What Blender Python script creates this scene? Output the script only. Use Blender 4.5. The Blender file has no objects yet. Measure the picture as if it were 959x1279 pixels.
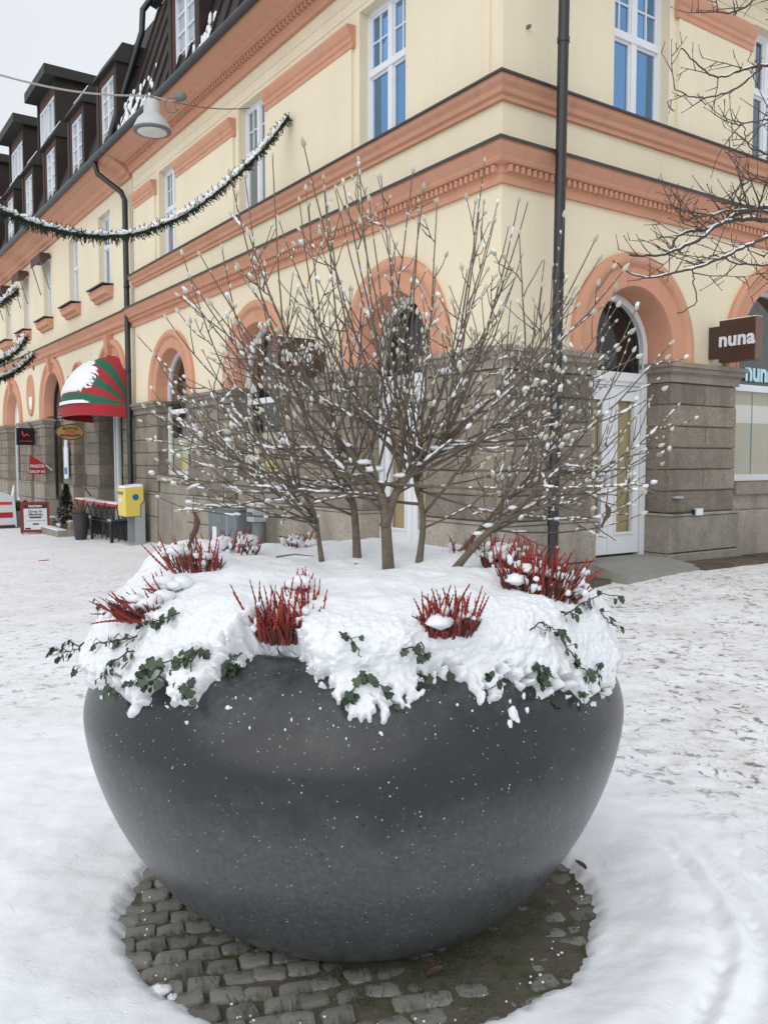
import bpy, bmesh, math, random
import numpy as np
from mathutils import Vector, Matrix, Quaternion
from mathutils.bvhtree import BVHTree
R_ = math.radians
rng = random.Random(11)

# ------------------------------------------------------------------ camera, sky, sun, exposure
scene = bpy.context.scene
col = scene.collection
CAM_H = 1.5
PITCH = R_(3.5)
FPX, CXP, CYP = 1062.0, 479.5, 639.5
cd = bpy.data.cameras.new('camera')
cam = bpy.data.objects.new('camera', cd)
col.objects.link(cam)
cam.location = (0, 0, CAM_H)
cam.rotation_euler = (R_(90) - PITCH, 0, 0)
cd.sensor_fit = 'VERTICAL'
cd.sensor_height = 24
cd.lens = 24 * FPX / 1279.0
cd.clip_start = 0.05
cd.clip_end = 2000
scene.camera = cam

SUN_EL, SUN_AZ = R_(38), R_(200)      # soft overcast sun from behind the camera
world = bpy.data.worlds.new('World')
scene.world = world
world.use_nodes = True
wn, wl = world.node_tree.nodes, world.node_tree.links
wn.clear()
w_out = wn.new('ShaderNodeOutputWorld')
w_bg = wn.new('ShaderNodeBackground')
w_sky = wn.new('ShaderNodeTexSky')
w_sky.sky_type = 'NISHITA'
w_sky.sun_disc = False
w_sky.sun_elevation = SUN_EL
w_sky.sun_rotation = SUN_AZ
w_sky.dust_density = 4.0
w_sky.air_density = 1.0
w_hs = wn.new('ShaderNodeHueSaturation')
w_hs.inputs['Saturation'].default_value = 0.35
w_mix = wn.new('ShaderNodeMixRGB')
w_mix.inputs[0].default_value = 0.80
w_co = wn.new('ShaderNodeTexCoord')
w_ns = wn.new('ShaderNodeTexNoise')
w_ns.inputs['Scale'].default_value = 2.2
w_ns.inputs['Detail'].default_value = 4
w_rp = wn.new('ShaderNodeValToRGB')
w_rp.color_ramp.elements[0].position = 0.3
w_rp.color_ramp.elements[0].color = (8.2, 8.8, 9.5, 1)
w_rp.color_ramp.elements[1].position = 0.75
w_rp.color_ramp.elements[1].color = (9.5, 9.9, 10.3, 1)
wl.new(w_co.outputs['Generated'], w_ns.inputs['Vector'])
wl.new(w_ns.outputs['Fac'], w_rp.inputs[0])
wl.new(w_sky.outputs[0], w_hs.inputs['Color'])
wl.new(w_hs.outputs[0], w_mix.inputs[1])
wl.new(w_rp.outputs[0], w_mix.inputs[2])
wl.new(w_mix.outputs[0], w_bg.inputs['Color'])
w_bg.inputs['Strength'].default_value = 0.10
wl.new(w_bg.outputs[0], w_out.inputs['Surface'])

sd = bpy.data.lights.new('sun', 'SUN')
sun = bpy.data.objects.new('sun', sd)
col.objects.link(sun)
sd.energy = 1.2
sd.angle = R_(80)
sd.color = (1.0, 0.97, 0.92)
sdir = Vector((math.sin(SUN_AZ) * math.cos(SUN_EL), math.cos(SUN_AZ) * math.cos(SUN_EL), math.sin(SUN_EL)))
sun.rotation_euler = sdir.to_track_quat('Z', 'Y').to_euler()

scene.view_settings.view_transform = 'Standard'
scene.view_settings.look = 'None'
scene.view_settings.exposure = 0.06
scene.view_settings.gamma = 1.0
scene.view_settings.use_curve_mapping = False
scene.cycles.max_bounces = 6
scene.cycles.transparent_max_bounces = 12

# ------------------------------------------------------------------ helpers
def ray(px, py):
    a, b = px - CXP, py - CYP
    return Vector((a, FPX * math.cos(PITCH) - b * math.sin(PITCH), -(b * math.cos(PITCH) + FPX * math.sin(PITCH))))
CAMV = Vector((0, 0, CAM_H))
def at(px, py, Y):
    r = ray(px, py)
    return CAMV + r * (Y / r.y)

class MB:
    def __init__(self): self.v, self.f, self.m = [], [], []
    def face(self, idx, mi=0): self.f.append(tuple(idx)); self.m.append(mi)
    def box(self, x0, x1, y0, y1, z0, z1, mi=0):
        n = len(self.v)
        self.v += [(x0,y0,z0),(x1,y0,z0),(x1,y1,z0),(x0,y1,z0),(x0,y0,z1),(x1,y0,z1),(x1,y1,z1),(x0,y1,z1)]
        for q in ((3,2,1,0),(4,5,6,7),(0,1,5,4),(1,2,6,5),(2,3,7,6),(3,0,4,7)):
            self.face([n+i for i in q], mi)
        return self
    def hexa(self, pts, mi=0):            # 8 points, bottom ring then top ring
        n = len(self.v); self.v += [tuple(p) for p in pts]
        for q in ((3,2,1,0),(4,5,6,7),(0,1,5,4),(1,2,6,5),(2,3,7,6),(3,0,4,7)):
            self.face([n+i for i in q], mi)
        return self
    def prism(self, pts, d, mi=0):        # planar loop (3d points) extruded by vector d
        n = len(self.v); k = len(pts); d = Vector(d)
        self.v += [tuple(p) for p in pts] + [tuple(Vector(p) + d) for p in pts]
        self.face(range(n, n+k), mi); self.face(range(n+2*k-1, n+k-1, -1), mi)
        for i in range(k):
            j = (i+1) % k
            self.face((n+j, n+i, n+k+i, n+k+j), mi)
        return self
    def grid(self, rows, close=False, mi=0):   # rows of equal length point lists
        n = len(self.v); k = len(rows[0])
        for r in rows: self.v += [tuple(p) for p in r]
        for i in range(len(rows)-1):
            for j in range(k if close else k-1):
                a = n+i*k+j; b = n+i*k+(j+1) % k
                self.face((a, b, b+k, a+k), mi)
        return self
    def tube(self, path, rad, n=6, cap=True, mi=0):
        path = [Vector(p) for p in path]
        if not hasattr(rad, '__len__'): rad = [rad]*len(path)
        t0 = (path[1]-path[0]).normalized()
        up = Vector((0,0,1)) if abs(t0.z) < 0.9 else Vector((1,0,0))
        u = t0.cross(up).normalized()
        rows = []
        for i, p in enumerate(path):
            t = (path[min(i+1, len(path)-1)] - path[max(i-1, 0)])
            if t.length < 1e-9: t = t0
            t = t.normalized()
            u = (u - t*u.dot(t))
            u = u.normalized() if u.length > 1e-6 else t.orthogonal().normalized()
            w = t.cross(u)
            rows.append([p + (u*math.cos(2*math.pi*k/n) + w*math.sin(2*math.pi*k/n))*rad[i] for k in range(n)])
        s = len(self.v)
        self.grid(rows, True, mi)
        if cap:
            self.face(range(s+n-1, s-1, -1), mi)
            e = s+(len(rows)-1)*n
            self.face(range(e, e+n), mi)
        return self
    def lathe(self, prof, n=24, c=(0,0,0), mi=0):
        rows = [[(c[0]+r*math.cos(2*math.pi*k/n), c[1]+r*math.sin(2*math.pi*k/n), c[2]+z) for k in range(n)] for r, z in prof]
        s = len(self.v)
        self.grid(rows, True, mi)
        if prof[0][0] > 1e-4: self.face(range(s+n-1, s-1, -1), mi)
        if prof[-1][0] > 1e-4: self.face(range(s+(len(prof)-1)*n, s+len(prof)*n), mi)
        return self
    def blob(self, c, rx, ry, rz, n=6, m=4, axis=None, seed=0, jit=0.0, mi=0):
        rr = random.Random(seed)
        rows = []
        for i in range(m+1):
            a = -math.pi/2 + math.pi*i/m
            row = []
            for k in range(n):
                b = 2*math.pi*k/n
                j = 1+rr.uniform(-jit, jit)
                p = Vector((rx*max(.02, math.cos(a))*math.cos(b)*j, ry*max(.02, math.cos(a))*math.sin(b)*j, rz*math.sin(a)*j))
                if axis is not None: p = axis @ p
                row.append(Vector(c)+p)
            rows.append(row)
        return self.grid(rows, True, mi)
    def mesh(self, name='mesh', recalc=True):
        me = bpy.data.meshes.new(name)
        me.from_pydata([tuple(p) for p in self.v], [], self.f)
        if any(self.m): me.polygons.foreach_set('material_index', self.m)
        if recalc:
            bm = bmesh.new(); bm.from_mesh(me)
            bmesh.ops.recalc_face_normals(bm, faces=bm.faces)
            bm.to_mesh(me); bm.free()
        return me
    def build(self, name, mats, parent=None, smooth=False, recalc=True):
        return link(name, self.mesh(name, recalc), mats, parent, smooth)

def link(name, me, mats, parent=None, smooth=False, loc=None, rot=None, scl=None):
    if mats is not None:
        if not isinstance(mats, (list, tuple)): mats = [mats]
        if len(me.materials) == 0:
            for mm in mats: me.materials.append(mm)
    if smooth is True:
        me.polygons.foreach_set('use_smooth', [True]*len(me.polygons))
    elif smooth:
        me.polygons.foreach_set('use_smooth', [True]*len(me.polygons))
        me.set_sharp_from_angle(angle=R_(smooth))
    o = bpy.data.objects.new(name, me)
    col.objects.link(o)
    if parent is not None: o.parent = parent
    if loc is not None: o.location = loc
    if rot is not None:
        if isinstance(rot, Quaternion): o.rotation_mode = 'QUATERNION'; o.rotation_quaternion = rot
        else: o.rotation_euler = rot
    if scl is not None: o.scale = scl
    return o
def tag(o, label=None, cat=None, group=None, kind=None):
    if label: o['label'] = label
    if cat: o['category'] = cat
    if group: o['group'] = group
    if kind: o['kind'] = kind
    return o
def empty(name, loc=(0,0,0), rz=0.0, label=None, cat=None, group=None):
    o = bpy.data.objects.new(name, None); col.objects.link(o)
    o.empty_display_size = 0.1
    o.location = loc; o.rotation_euler = (0,0,rz)
    return tag(o, label, cat, group)
def text_mesh(s, size, ext=0.004, bold=0.0, space=1.0):
    cu = bpy.data.curves.new('lettering', 'FONT')
    cu.body = s; cu.size = size; cu.extrude = ext; cu.offset = bold; cu.space_character = space
    cu.align_x = 'CENTER'; cu.align_y = 'CENTER'; cu.resolution_u = 3
    o = bpy.data.objects.new('lettering', cu); col.objects.link(o)
    bpy.context.view_layer.update()
    me = bpy.data.meshes.new_from_object(o.evaluated_get(bpy.context.evaluated_depsgraph_get()))
    bpy.data.objects.remove(o); bpy.data.curves.remove(cu)
    return me

# numpy gradient noise -------------------------------------------------------
_pr = np.random.default_rng(5)
_perm = np.concatenate([_pr.permutation(256)]*3)
_g3 = _pr.normal(size=(256, 3)); _g3 /= np.linalg.norm(_g3, axis=1, keepdims=True)
def pnoise(x, y, z=0.0):
    x, y, z = np.broadcast_arrays(np.asarray(x, float), np.asarray(y, float), np.asarray(z, float))
    xi, yi, zi = np.floor(x).astype(int), np.floor(y).astype(int), np.floor(z).astype(int)
    xf, yf, zf = x-xi, y-yi, z-zi
    fd = lambda t: t*t*t*(t*(t*6-15)+10)
    u, v, w = fd(xf), fd(yf), fd(zf)
    def g(i, j, k):
        h = _perm[_perm[_perm[(xi+i) & 255] + ((yi+j) & 255)] + ((zi+k) & 255)]
        gr = _g3[h]
        return gr[..., 0]*(xf-i) + gr[..., 1]*(yf-j) + gr[..., 2]*(zf-k)
    l = lambda a, b, t: a+(b-a)*t
    return l(l(l(g(0,0,0), g(1,0,0), u), l(g(0,1,0), g(1,1,0), u), v), l(l(g(0,0,1), g(1,0,1), u), l(g(0,1,1), g(1,1,1), u), v), w)*1.5
def fbm(x, y, z=0.0, o=4):
    s, a = 0, 1.0
    for i in range(o):
        s = s + a*pnoise(np.asarray(x)*2**i+17*i, np.asarray(y)*2**i+5*i, np.asarray(z)*2**i+3*i); a *= .5
    return s
def sstep(a, b, x):
    t = np.clip((x-a)/(b-a), 0, 1); return t*t*(3-2*t)

# materials ------------------------------------------------------------------
class NT:
    def __init__(self, name):
        self.mat = bpy.data.materials.new(name); self.mat.use_nodes = True
        self.t = self.mat.node_tree; self.n = self.t.nodes; self.l = self.t.links
        self.bsdf = self.n['Principled BSDF']
        self.co = self.n.new('ShaderNodeTexCoord')
    def new(self, t, **kw):
        x = self.n.new(t)
        for k, v in kw.items(): setattr(x, k, v)
        return x
    def put(self, sock, v):
        if isinstance(v, bpy.types.NodeSocket): self.l.new(v, sock)
        else: sock.default_value = v
    def vec(self, scale=(1,1,1), kind='Object'):
        m = self.new('ShaderNodeMapping'); m.inputs['Scale'].default_value = scale
        self.l.new(self.co.outputs[kind], m.inputs['Vector']); return m.outputs[0]
    def noise(self, scale, detail=4, rough=.55, vec=None, dist=0.0):
        x = self.new('ShaderNodeTexNoise')
        x.inputs['Scale'].default_value = scale; x.inputs['Detail'].default_value = detail
        x.inputs['Roughness'].default_value = rough; x.inputs['Distortion'].default_value = dist
        self.l.new(vec if vec is not None else self.co.outputs['Object'], x.inputs['Vector'])
        return x.outputs['Fac']
    def vor(self, scale, vec=None, feature='F1', out='Distance'):
        x = self.new('ShaderNodeTexVoronoi'); x.feature = feature
        x.inputs['Scale'].default_value = scale
        self.l.new(vec if vec is not None else self.co.outputs['Object'], x.inputs['Vector'])
        return x.outputs[out]
    def ramp(self, fac, a, b, ca=(0,0,0,1), cb=(1,1,1,1)):
        x = self.new('ShaderNodeValToRGB')
        e = x.color_ramp.elements
        e[0].position = a; e[1].position = b; e[0].color = ca; e[1].color = cb
        self.l.new(fac, x.inputs[0]); return x.outputs[0]
    def math(self, op, a, b=0.0, clamp=False):
        x = self.new('ShaderNodeMath', operation=op); x.use_clamp = clamp
        self.put(x.inputs[0], a); self.put(x.inputs[1], b); return x.outputs[0]
    def mix(self, fac, a, b, mode='MIX'):
        x = self.new('ShaderNodeMixRGB', blend_type=mode)
        self.put(x.inputs[0], fac); self.put(x.inputs[1], a); self.put(x.inputs[2], b); return x.outputs[0]
    def bump(self, h, strength=.3, dist=.01):
        x = self.new('ShaderNodeBump'); x.inputs['Strength'].default_value = strength; x.inputs['Distance'].default_value = dist
        self.l.new(h, x.inputs['Height']); self.l.new(x.outputs[0], self.bsdf.inputs['Normal']); return x
    def rand(self):
        return self.new('ShaderNodeObjectInfo').outputs['Random']
    def set(self, **kw):
        for k, v in kw.items(): self.put(self.bsdf.inputs[k.replace('_', ' ')], v)
        return self.mat
def c4(c, k=1.0): return (c[0]*k, c[1]*k, c[2]*k, 1)
def plain(name, c, rough=.5, var=.12, scale=6, bump=0.0, bscale=40, metal=0.0, rnd=0.0, spec=.5):
    t = NT(name)
    colr = t.mix(t.noise(scale, 4), c4(c, 1-var), c4(c, 1+var))
    if rnd: colr = t.mix(1.0, colr, t.ramp(t.rand(), 0, 1, c4((1,1,1), 1-rnd), c4((1,1,1), 1+rnd)), 'MULTIPLY')
    t.set(Base_Color=colr, Roughness=rough, Metallic=metal, Specular_IOR_Level=spec)
    if bump: t.bump(t.noise(bscale, 4), bump)
    return t.mat
M = {}
def build_materials():
    # cream stucco: patchy, faint vertical rain streaks
    t = NT('cream_stucco')
    b = t.mix(t.noise(.9, 5, .6), (.71,.625,.465,1), (.78,.695,.53,1))
    st = t.noise(1.0, 6, .7, t.vec((1.3, 1.3, .35)))
    b = t.mix(t.math('MULTIPLY', t.ramp(st, .48, .78), .55), b, (.63,.55,.42,1))
    sp = t.ramp(t.noise(38, 2, .5), .66, .74)
    b = t.mix(t.math('MULTIPLY', sp, .25), b, (.48,.40,.28,1))
    t.set(Base_Color=b, Roughness=.88, Specular_IOR_Level=.25); t.bump(t.noise(55, 5, .65), .25, .012); M['stucco'] = t.mat
    t = NT('coral_render')
    b = t.mix(t.noise(1.3, 5, .6), (.525,.265,.172,1), (.61,.325,.222,1))
    b = t.mix(t.math('MULTIPLY', t.ramp(t.noise(3, 4, .6, t.vec((2.0,2.0,.3))), .5, .8), .5), b, (.40,.20,.135,1))
    t.set(Base_Color=b, Roughness=.85, Specular_IOR_Level=.25); t.bump(t.noise(60, 4), .2, .008); M['coral'] = t.mat
    # rough grey brown sandstone
    def stone(name, c0, c1, rough_b, bs):
        t = NT(name)
        b = t.mix(t.noise(4, 6, .65), c4(c0), c4(c1))
        b = t.mix(t.math('MULTIPLY', t.ramp(t.noise(45, 5, .7), .46, .68), .7), b, c4(c0, .5))
        b = t.mix(t.math('MULTIPLY', t.ramp(t.noise(2.4, 4, .6, t.vec((1.2,1.2,.5))), .45, .75), .6), b, c4(c0, .5))
        b = t.mix(1.0, b, t.ramp(t.rand(), 0, 1, (.82,.82,.82,1), (1.15,1.13,1.1,1)), 'MULTIPLY')
        t.set(Base_Color=b, Roughness=.9, Specular_IOR_Level=.2)
        h = t.math('ADD', t.math('MULTIPLY', t.noise(14, 6, .7), 1.0), t.math('MULTIPLY', t.noise(70, 4, .6), .35))
        t.bump(h, rough_b, bs); return t.mat
    M['stone'] = stone('rusticated_stone', (.215,.183,.15), (.39,.342,.29), .9, .04)
    M['plinth'] = stone('plinth_stone', (.27,.242,.205), (.41,.375,.325), .3, .012)
    M['cap'] = stone('dressed_stone', (.26,.225,.195), (.36,.32,.275), .2, .01)
    M['paving'] = stone('paving_stone', (.10,.082,.068), (.17,.14,.118), .4, .012)
    M['ramp'] = plain('worn_concrete', (.26,.26,.235), .85, .2, 5, .2, 60)
    M['white'] = plain('white_paint', (.70,.72,.75), .42, .06, 8)
    M['grey_frame'] = plain('grey_window_paint', (.30,.33,.36), .45, .08, 8)
    M['black_metal'] = plain('black_lacquered_metal', (.016,.017,.019), .38, .3, 6)
    M['flashing'] = plain('dark_flashing', (.035,.036,.038), .5, .3, 5)
    M['dark_frame'] = plain('dark_frame', (.02,.02,.022), .4, .2, 5)
    t = NT('brown_roof_metal')
    b = t.mix(t.noise(2.5, 5, .6), (.017,.011,.009,1), (.036,.024,.020,1))
    t.set(Base_Color=b, Roughness=.62, Specular_IOR_Level=.35); t.bump(t.noise(5, 3), .2, .02); M['roof'] = t.mat
    M['roof_green'] = plain('weathered_dormer_metal', (.030,.031,.027), .6, .25, 5, spec=.35)
    M['red_brown'] = plain('red_brown_wood', (.075,.026,.019), .6, .2, 8)
    # mirror glass: the blue tint paints a bluer reflected sky into the colour
    def glassy(name, c, rough=.04, metal=1.0):
        t = NT(name)
        b = t.mix(t.noise(1.6, 3), c4(c, .85), c4(c, 1.1))
        b = t.mix(1.0, b, t.ramp(t.rand(), 0, 1, (.78,.80,.84,1), (1.15,1.12,1.08,1)), 'MULTIPLY')
        t.set(Base_Color=b, Roughness=rough, Metallic=metal); t.bump(t.noise(1.3, 1), .08, .05); return t.mat
    M['glass_blue'] = glassy('blue_reflection_glass', (.20,.38,.64))
    M['glass_pale'] = glassy('pale_mirror_glass', (.34,.42,.52))
    M['glass_curtain'] = glassy('curtained_glass', (.56,.60,.66), .3, .6)
    M['glass_grey'] = glassy('grey_mirror_glass', (.17,.20,.24))
    M['glass_dark'] = plain('dark_glass', (.012,.012,.014), .05, .3, 3)
    t = NT('clear_shop_glass')
    tr = t.new('ShaderNodeBsdfTransparent'); tr.inputs[0].default_value = (.94,.94,.92,1)
    gl = t.new('ShaderNodeBsdfGlossy'); gl.inputs['Roughness'].default_value = .02
    fr = t.new('ShaderNodeLayerWeight'); fr.inputs[0].default_value = .5
    ms = t.new('ShaderNodeMixShader')
    f2 = t.math('ADD', t.math('MULTIPLY', t.math('POWER', fr.outputs['Facing'], 4.0), .7), .05, True)
    t.l.new(f2, ms.inputs[0]); t.l.new(tr.outputs[0], ms.inputs[1]); t.l.new(gl.outputs[0], ms.inputs[2])
    t.l.new(ms.outputs[0], t.n['Material Output'].inputs['Surface']); M['glass'] = t.mat
    M['interior'] = plain('dim_interior', (.05,.045,.04), .9, .3, 1.5)
    M['ochre'] = plain('ochre_curtain', (.50,.40,.24), .8, .12, 3)
    M['blind'] = plain('beige_blind', (.52,.49,.40), .8, .08, 3)
    M['blind_white'] = plain('white_blind', (.8,.8,.78), .8, .05, 3)
    M['teal'] = plain('teal_strip', (.03,.2,.26), .5)
    M['sign_brown'] = plain('brown_sign_panel', (.062,.032,.022), .45, .1, 5)
    M['sign_edge'] = plain('brown_sign_edge', (.15,.085,.062), .5, .1, 5)
    M['letter_white'] = plain('white_letters', (.72,.74,.80), .4, .03)
    M['letter_blue'] = plain('pale_blue_letters', (.45,.68,.76), .4, .03)
    M['black'] = plain('black_panel', (.008,.008,.009), .4, .2)
    M['red'] = plain('red_panel', (.42,.022,.025), .5, .15, 5)
    M['red_dark'] = plain('dark_red_paint', (.20,.014,.016), .5, .2, 5)
    M['red_letter'] = plain('red_letters', (.6,.04,.05), .5, .1)
    M['pink_letter'] = plain('pink_letters', (.36,.12,.13), .5, .1)
    M['yellow'] = plain('yellow_lacquer', (.70,.56,.115), .42, .07, 4)
    M['grey_metal'] = plain('grey_metal', (.33,.345,.37), .45, .12, 5)
    M['grey_dark'] = plain('dark_grey_metal', (.13,.14,.15), .5, .15, 5)
    M['blue'] = plain('blue_emblem', (.012,.13,.32), .5, .1)
    M['sticker'] = plain('white_sticker', (.68,.72,.78), .5, .15, 14)
    t = NT('green_grey_cabinet')
    b = t.mix(t.noise(5, 5, .65), (.085,.115,.125,1), (.17,.205,.22,1))
    b = t.mix(t.ramp(t.noise(3, 3, .6, t.vec((3,3,.4))), .55, .75), b, (.26,.30,.33,1))
    t.set(Base_Color=b, Roughness=.55); M['cabinet'] = t.mat
    M['wood_sign'] = plain('ochre_sign_wood', (.42,.25,.085), .55, .18, 8)
    M['ink'] = plain('dark_brown_ink', (.055,.035,.018), .6)
    M['canvas_red'] = plain('red_canvas', (.33,.012,.022), .75, .15, 9, .15, 120)
    M['canvas_green'] = plain('green_canvas', (.010,.105,.060), .75, .18, 9, .15, 120)
    M['conifer'] = plain('dark_conifer', (.018,.032,.017), .8, .4, 30)
    M['pot'] = plain('dark_pot', (.035,.035,.036), .6, .2, 6)
    M['wood_brown'] = plain('brown_wood', (.14,.085,.05), .7, .25, 10)
    M['cream_print'] = plain('cream_print', (.62,.66,.70), .6, .08, 10)
    M['ink_black'] = plain('black_ink', (.03,.02,.03), .6)
    M['lamp_enamel'] = plain('grey_enamel', (.48,.49,.50), .35, .06, 5)
    t = NT('frosted_lamp_glass'); t.set(Base_Color=(.62,.64,.60,1), Roughness=.35); M['lamp_glass'] = t.mat
    M['cable'] = plain('steel_cable', (.45,.43,.42), .5, .15)
    M['cable_dark'] = plain('thin_dark_cable', (.12,.11,.11), .5, .15)
    M['needles'] = plain('fir_needles', (.022,.036,.017), .8, .45, 40)
    # snow
    t = NT('fresh_snow')
    b = t.mix(t.noise(9, 5, .6), (.74,.765,.805,1), (.825,.84,.865,1))
    t.set(Base_Color=b, Roughness=.65, Specular_IOR_Level=.25)
    t.bsdf.inputs['Subsurface Weight'].default_value = .0
    h = t.math('ADD', t.math('MULTIPLY', t.noise(120, 5, .7), .5), t.noise(38, 4, .6))
    t.bump(h, .5, .010); M['snow'] = t.mat
    # polished charcoal terrazzo
    t = NT('charcoal_terrazzo')
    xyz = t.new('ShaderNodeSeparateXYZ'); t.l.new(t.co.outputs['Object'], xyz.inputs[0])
    b = t.mix(t.noise(3.2, 6, .65), (.031,.035,.039,1), (.062,.069,.073,1))
    b = t.mix(t.math('MULTIPLY', t.ramp(t.noise(60, 5, .75), .45, .70), .65), b, (.098,.107,.108,1))
    def flecks(scale, size, keep):
        v = t.new('ShaderNodeTexVoronoi'); v.inputs['Scale'].default_value = scale
        t.l.new(t.co.outputs['Object'], v.inputs['Vector'])
        s = t.new('ShaderNodeSeparateColor'); t.l.new(v.outputs['Color'], s.inputs[0])
        g = t.math('GREATER_THAN', s.outputs[0], keep)
        sz = t.math('MULTIPLY', s.outputs[1], size)
        return t.math('MULTIPLY', t.math('LESS_THAN', v.outputs['Distance'], sz), g)
    wet_refl_n = t.math('ADD', xyz.outputs[2], t.math('MULTIPLY', t.math('SUBTRACT', t.noise(2.6, 6, .68, t.vec((1.4,1.4,1.0))), .5), .42))
    wet_refl = t.math('MULTIPLY', t.ramp(wet_refl_n, .52, .66), t.ramp(wet_refl_n, .80, .90, (1,1,1,1), (.25,.25,.25,1)))
    b = t.mix(t.math('MULTIPLY', wet_refl, .78), b, (.010,.011,.015,1))  # damp band; also paints in dark reflected surroundings, fading at top for reflected sky
    lime = t.ramp(t.noise(1.7, 5, .7, t.vec((1,1,1.8))), .56, .78)
    b = t.mix(t.math('MULTIPLY', lime, .35), b, (.10,.11,.105,1))
    b = t.mix(t.math('MULTIPLY', flecks(42, .17, .55), .8), b, (.003,.003,.004,1))
    drip = t.math('MULTIPLY', t.ramp(t.noise(1.0, 5, .7, t.vec((11, 11, .9))), .54, .72), t.ramp(xyz.outputs[2], .25, .62))
    b = t.mix(t.math('MULTIPLY', drip, .45), b, (.016,.018,.022,1))
    scf = t.ramp(t.noise(2.0, 6, .8, t.vec((3, 3, 9)), 1.2), .66, .70)
    b = t.mix(t.math('MULTIPLY', scf, .22), b, (.17,.18,.18,1))
    b = t.mix(flecks(52, .13, .50), b, (.44,.45,.44,1))
    b = t.mix(flecks(75, .22, .60), b, (.20,.21,.205,1))
    t.set(Base_Color=b, Specular_IOR_Level=.45)
    t.put(t.bsdf.inputs['Roughness'], t.math('ADD', .20, t.math('MULTIPLY', t.noise(6, 5, .6), .16)))
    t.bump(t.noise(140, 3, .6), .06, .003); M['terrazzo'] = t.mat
    # bark, buds, leaves
    t = NT('magnolia_bark')
    b = t.mix(t.noise(30, 6, .7), (.06,.046,.036,1), (.225,.185,.14,1))
    b = t.mix(t.math('MULTIPLY', t.ramp(t.noise(90, 3, .6, t.vec((.5,.5,2.2))), .58, .66), .6), b, (.045,.034,.027,1))
    t.set(Base_Color=b, Roughness=.8, Specular_IOR_Level=.3); t.bump(t.noise(70, 5, .7), .8, .006); M['bark'] = t.mat
    M['twig'] = plain('magnolia_twig', (.112,.084,.064), .6, .35, 14, .2, 120)
    t = NT('furry_bud')
    b = t.mix(t.noise(60, 3), (.33,.32,.24,1), (.58,.57,.47,1))
    b = t.mix(1.0, b, t.ramp(t.rand(), 0, 1, (.75,.75,.72,1), (1.2,1.2,1.2,1)), 'MULTIPLY')
    t.set(Base_Color=b, Roughness=.85, Sheen_Weight=.4); M['bud'] = t.mat
    M['tree_bark'] = plain('bare_tree_bark', (.075,.058,.047), .8, .4, 18, .4, 60)
    M['dead_leaf'] = plain('dead_leaf', (.085,.047,.030), .7, .35, 25, .3, 80)
    t = NT('ivy_leaf')
    b = t.mix(t.noise(45, 3), (.012,.030,.014,1), (.030,.062,.028,1))
    b = t.mix(1.0, b, t.ramp(t.rand(), 0, 1, (.6,.6,.6,1), (1.7,1.6,1.4,1)), 'MULTIPLY')
    t.set(Base_Color=b, Roughness=.38); M['ivy'] = t.mat
    M['ivy_stem'] = plain('ivy_stem', (.05,.034,.022), .7, .3, 20)
    t = NT('heather_bloom')
    b = t.mix(t.noise(160, 3), (.13,.014,.011,1), (.40,.052,.040,1))
    b = t.mix(1.0, b, t.ramp(t.rand(), 0, 1, (.62,.6,.6,1), (1.35,1.3,1.3,1)), 'MULTIPLY')
    t.set(Base_Color=b, Roughness=.75); M['heather'] = t.mat
    M['heather_green'] = plain('heather_foliage', (.085,.026,.020), .8, .4, 60)
    # ground
    t = NT('soil')
    b = t.mix(t.noise(16, 6, .7), (.065,.057,.042,1), (.155,.138,.107,1))
    b = t.mix(t.ramp(t.noise(7, 5, .65), .48, .62), b, (.060,.075,.026,1))
    b = t.mix(t.ramp(t.noise(120, 3), .68, .73), b, (.26,.25,.22,1))
    t.set(Base_Color=b, Roughness=.95); t.bump(t.noise(60, 5, .7), .7, .012); M['soil'] = t.mat
    t = NT('cobble_stone')
    b = t.mix(t.noise(20, 5, .65), (.15,.145,.13,1), (.29,.28,.26,1))
    b = t.mix(t.ramp(t.noise(9, 5, .7, t.co.outputs['Object']), .52, .66), b, (.07,.072,.045,1))
    b = t.mix(1.0, b, t.ramp(t.rand(), 0, 1, (.7,.7,.68,1), (1.15,1.15,1.15,1)), 'MULTIPLY')
    t.set(Base_Color=b, Roughness=.8); t.bump(t.noise(45, 5, .7), .5, .01); M['cobble'] = t.mat
    M['grit'] = plain('dull_grit', (.10,.093,.08), .9, .5, 60)
    M['grass'] = plain('grass_blade', (.030,.060,.014), .6, .35, 30)
    # trodden snow over a street: dirt, slush, grit
    t = NT('street_snow')
    P = t.co.outputs['Object']
    snow = t.mix(t.noise(2.2, 6, .6), (.82,.85,.90,1), (.89,.91,.94,1))
    at_ = t.new('ShaderNodeAttribute'); at_.attribute_name = 'tread'
    tr = at_.outputs['Fac']
    d1 = t.ramp(t.noise(1.5, 7, .62, P, .4), .40, .66)
    d2 = t.ramp(t.noise(8.5, 6, .66, P, .3), .46, .70)
    dirt = t.math('MULTIPLY', t.math('MULTIPLY', t.math('ADD', t.math('MULTIPLY', d1, .55), t.math('MULTIPLY', d2, .55)), tr), .66, True)
    b = t.mix(dirt, snow, (.50,.44,.39,1))
    g = t.math('MULTIPLY', t.ramp(t.noise(11, 6, .72, P, .6), .545, .61), t.ramp(t.noise(1.1, 4, .6, P), .36, .52))
    b = t.mix(t.math('MULTIPLY', t.math('MULTIPLY', g, tr), .85), b, (.155,.12,.105,1))
    g2 = t.ramp(t.noise(34, 4, .7, P), .63, .68)
    b = t.mix(t.math('MULTIPLY', t.math('MULTIPLY', g2, tr), .75), b, (.17,.13,.11,1))
    t.set(Base_Color=b, Roughness=.6, Specular_IOR_Level=.25)
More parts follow.
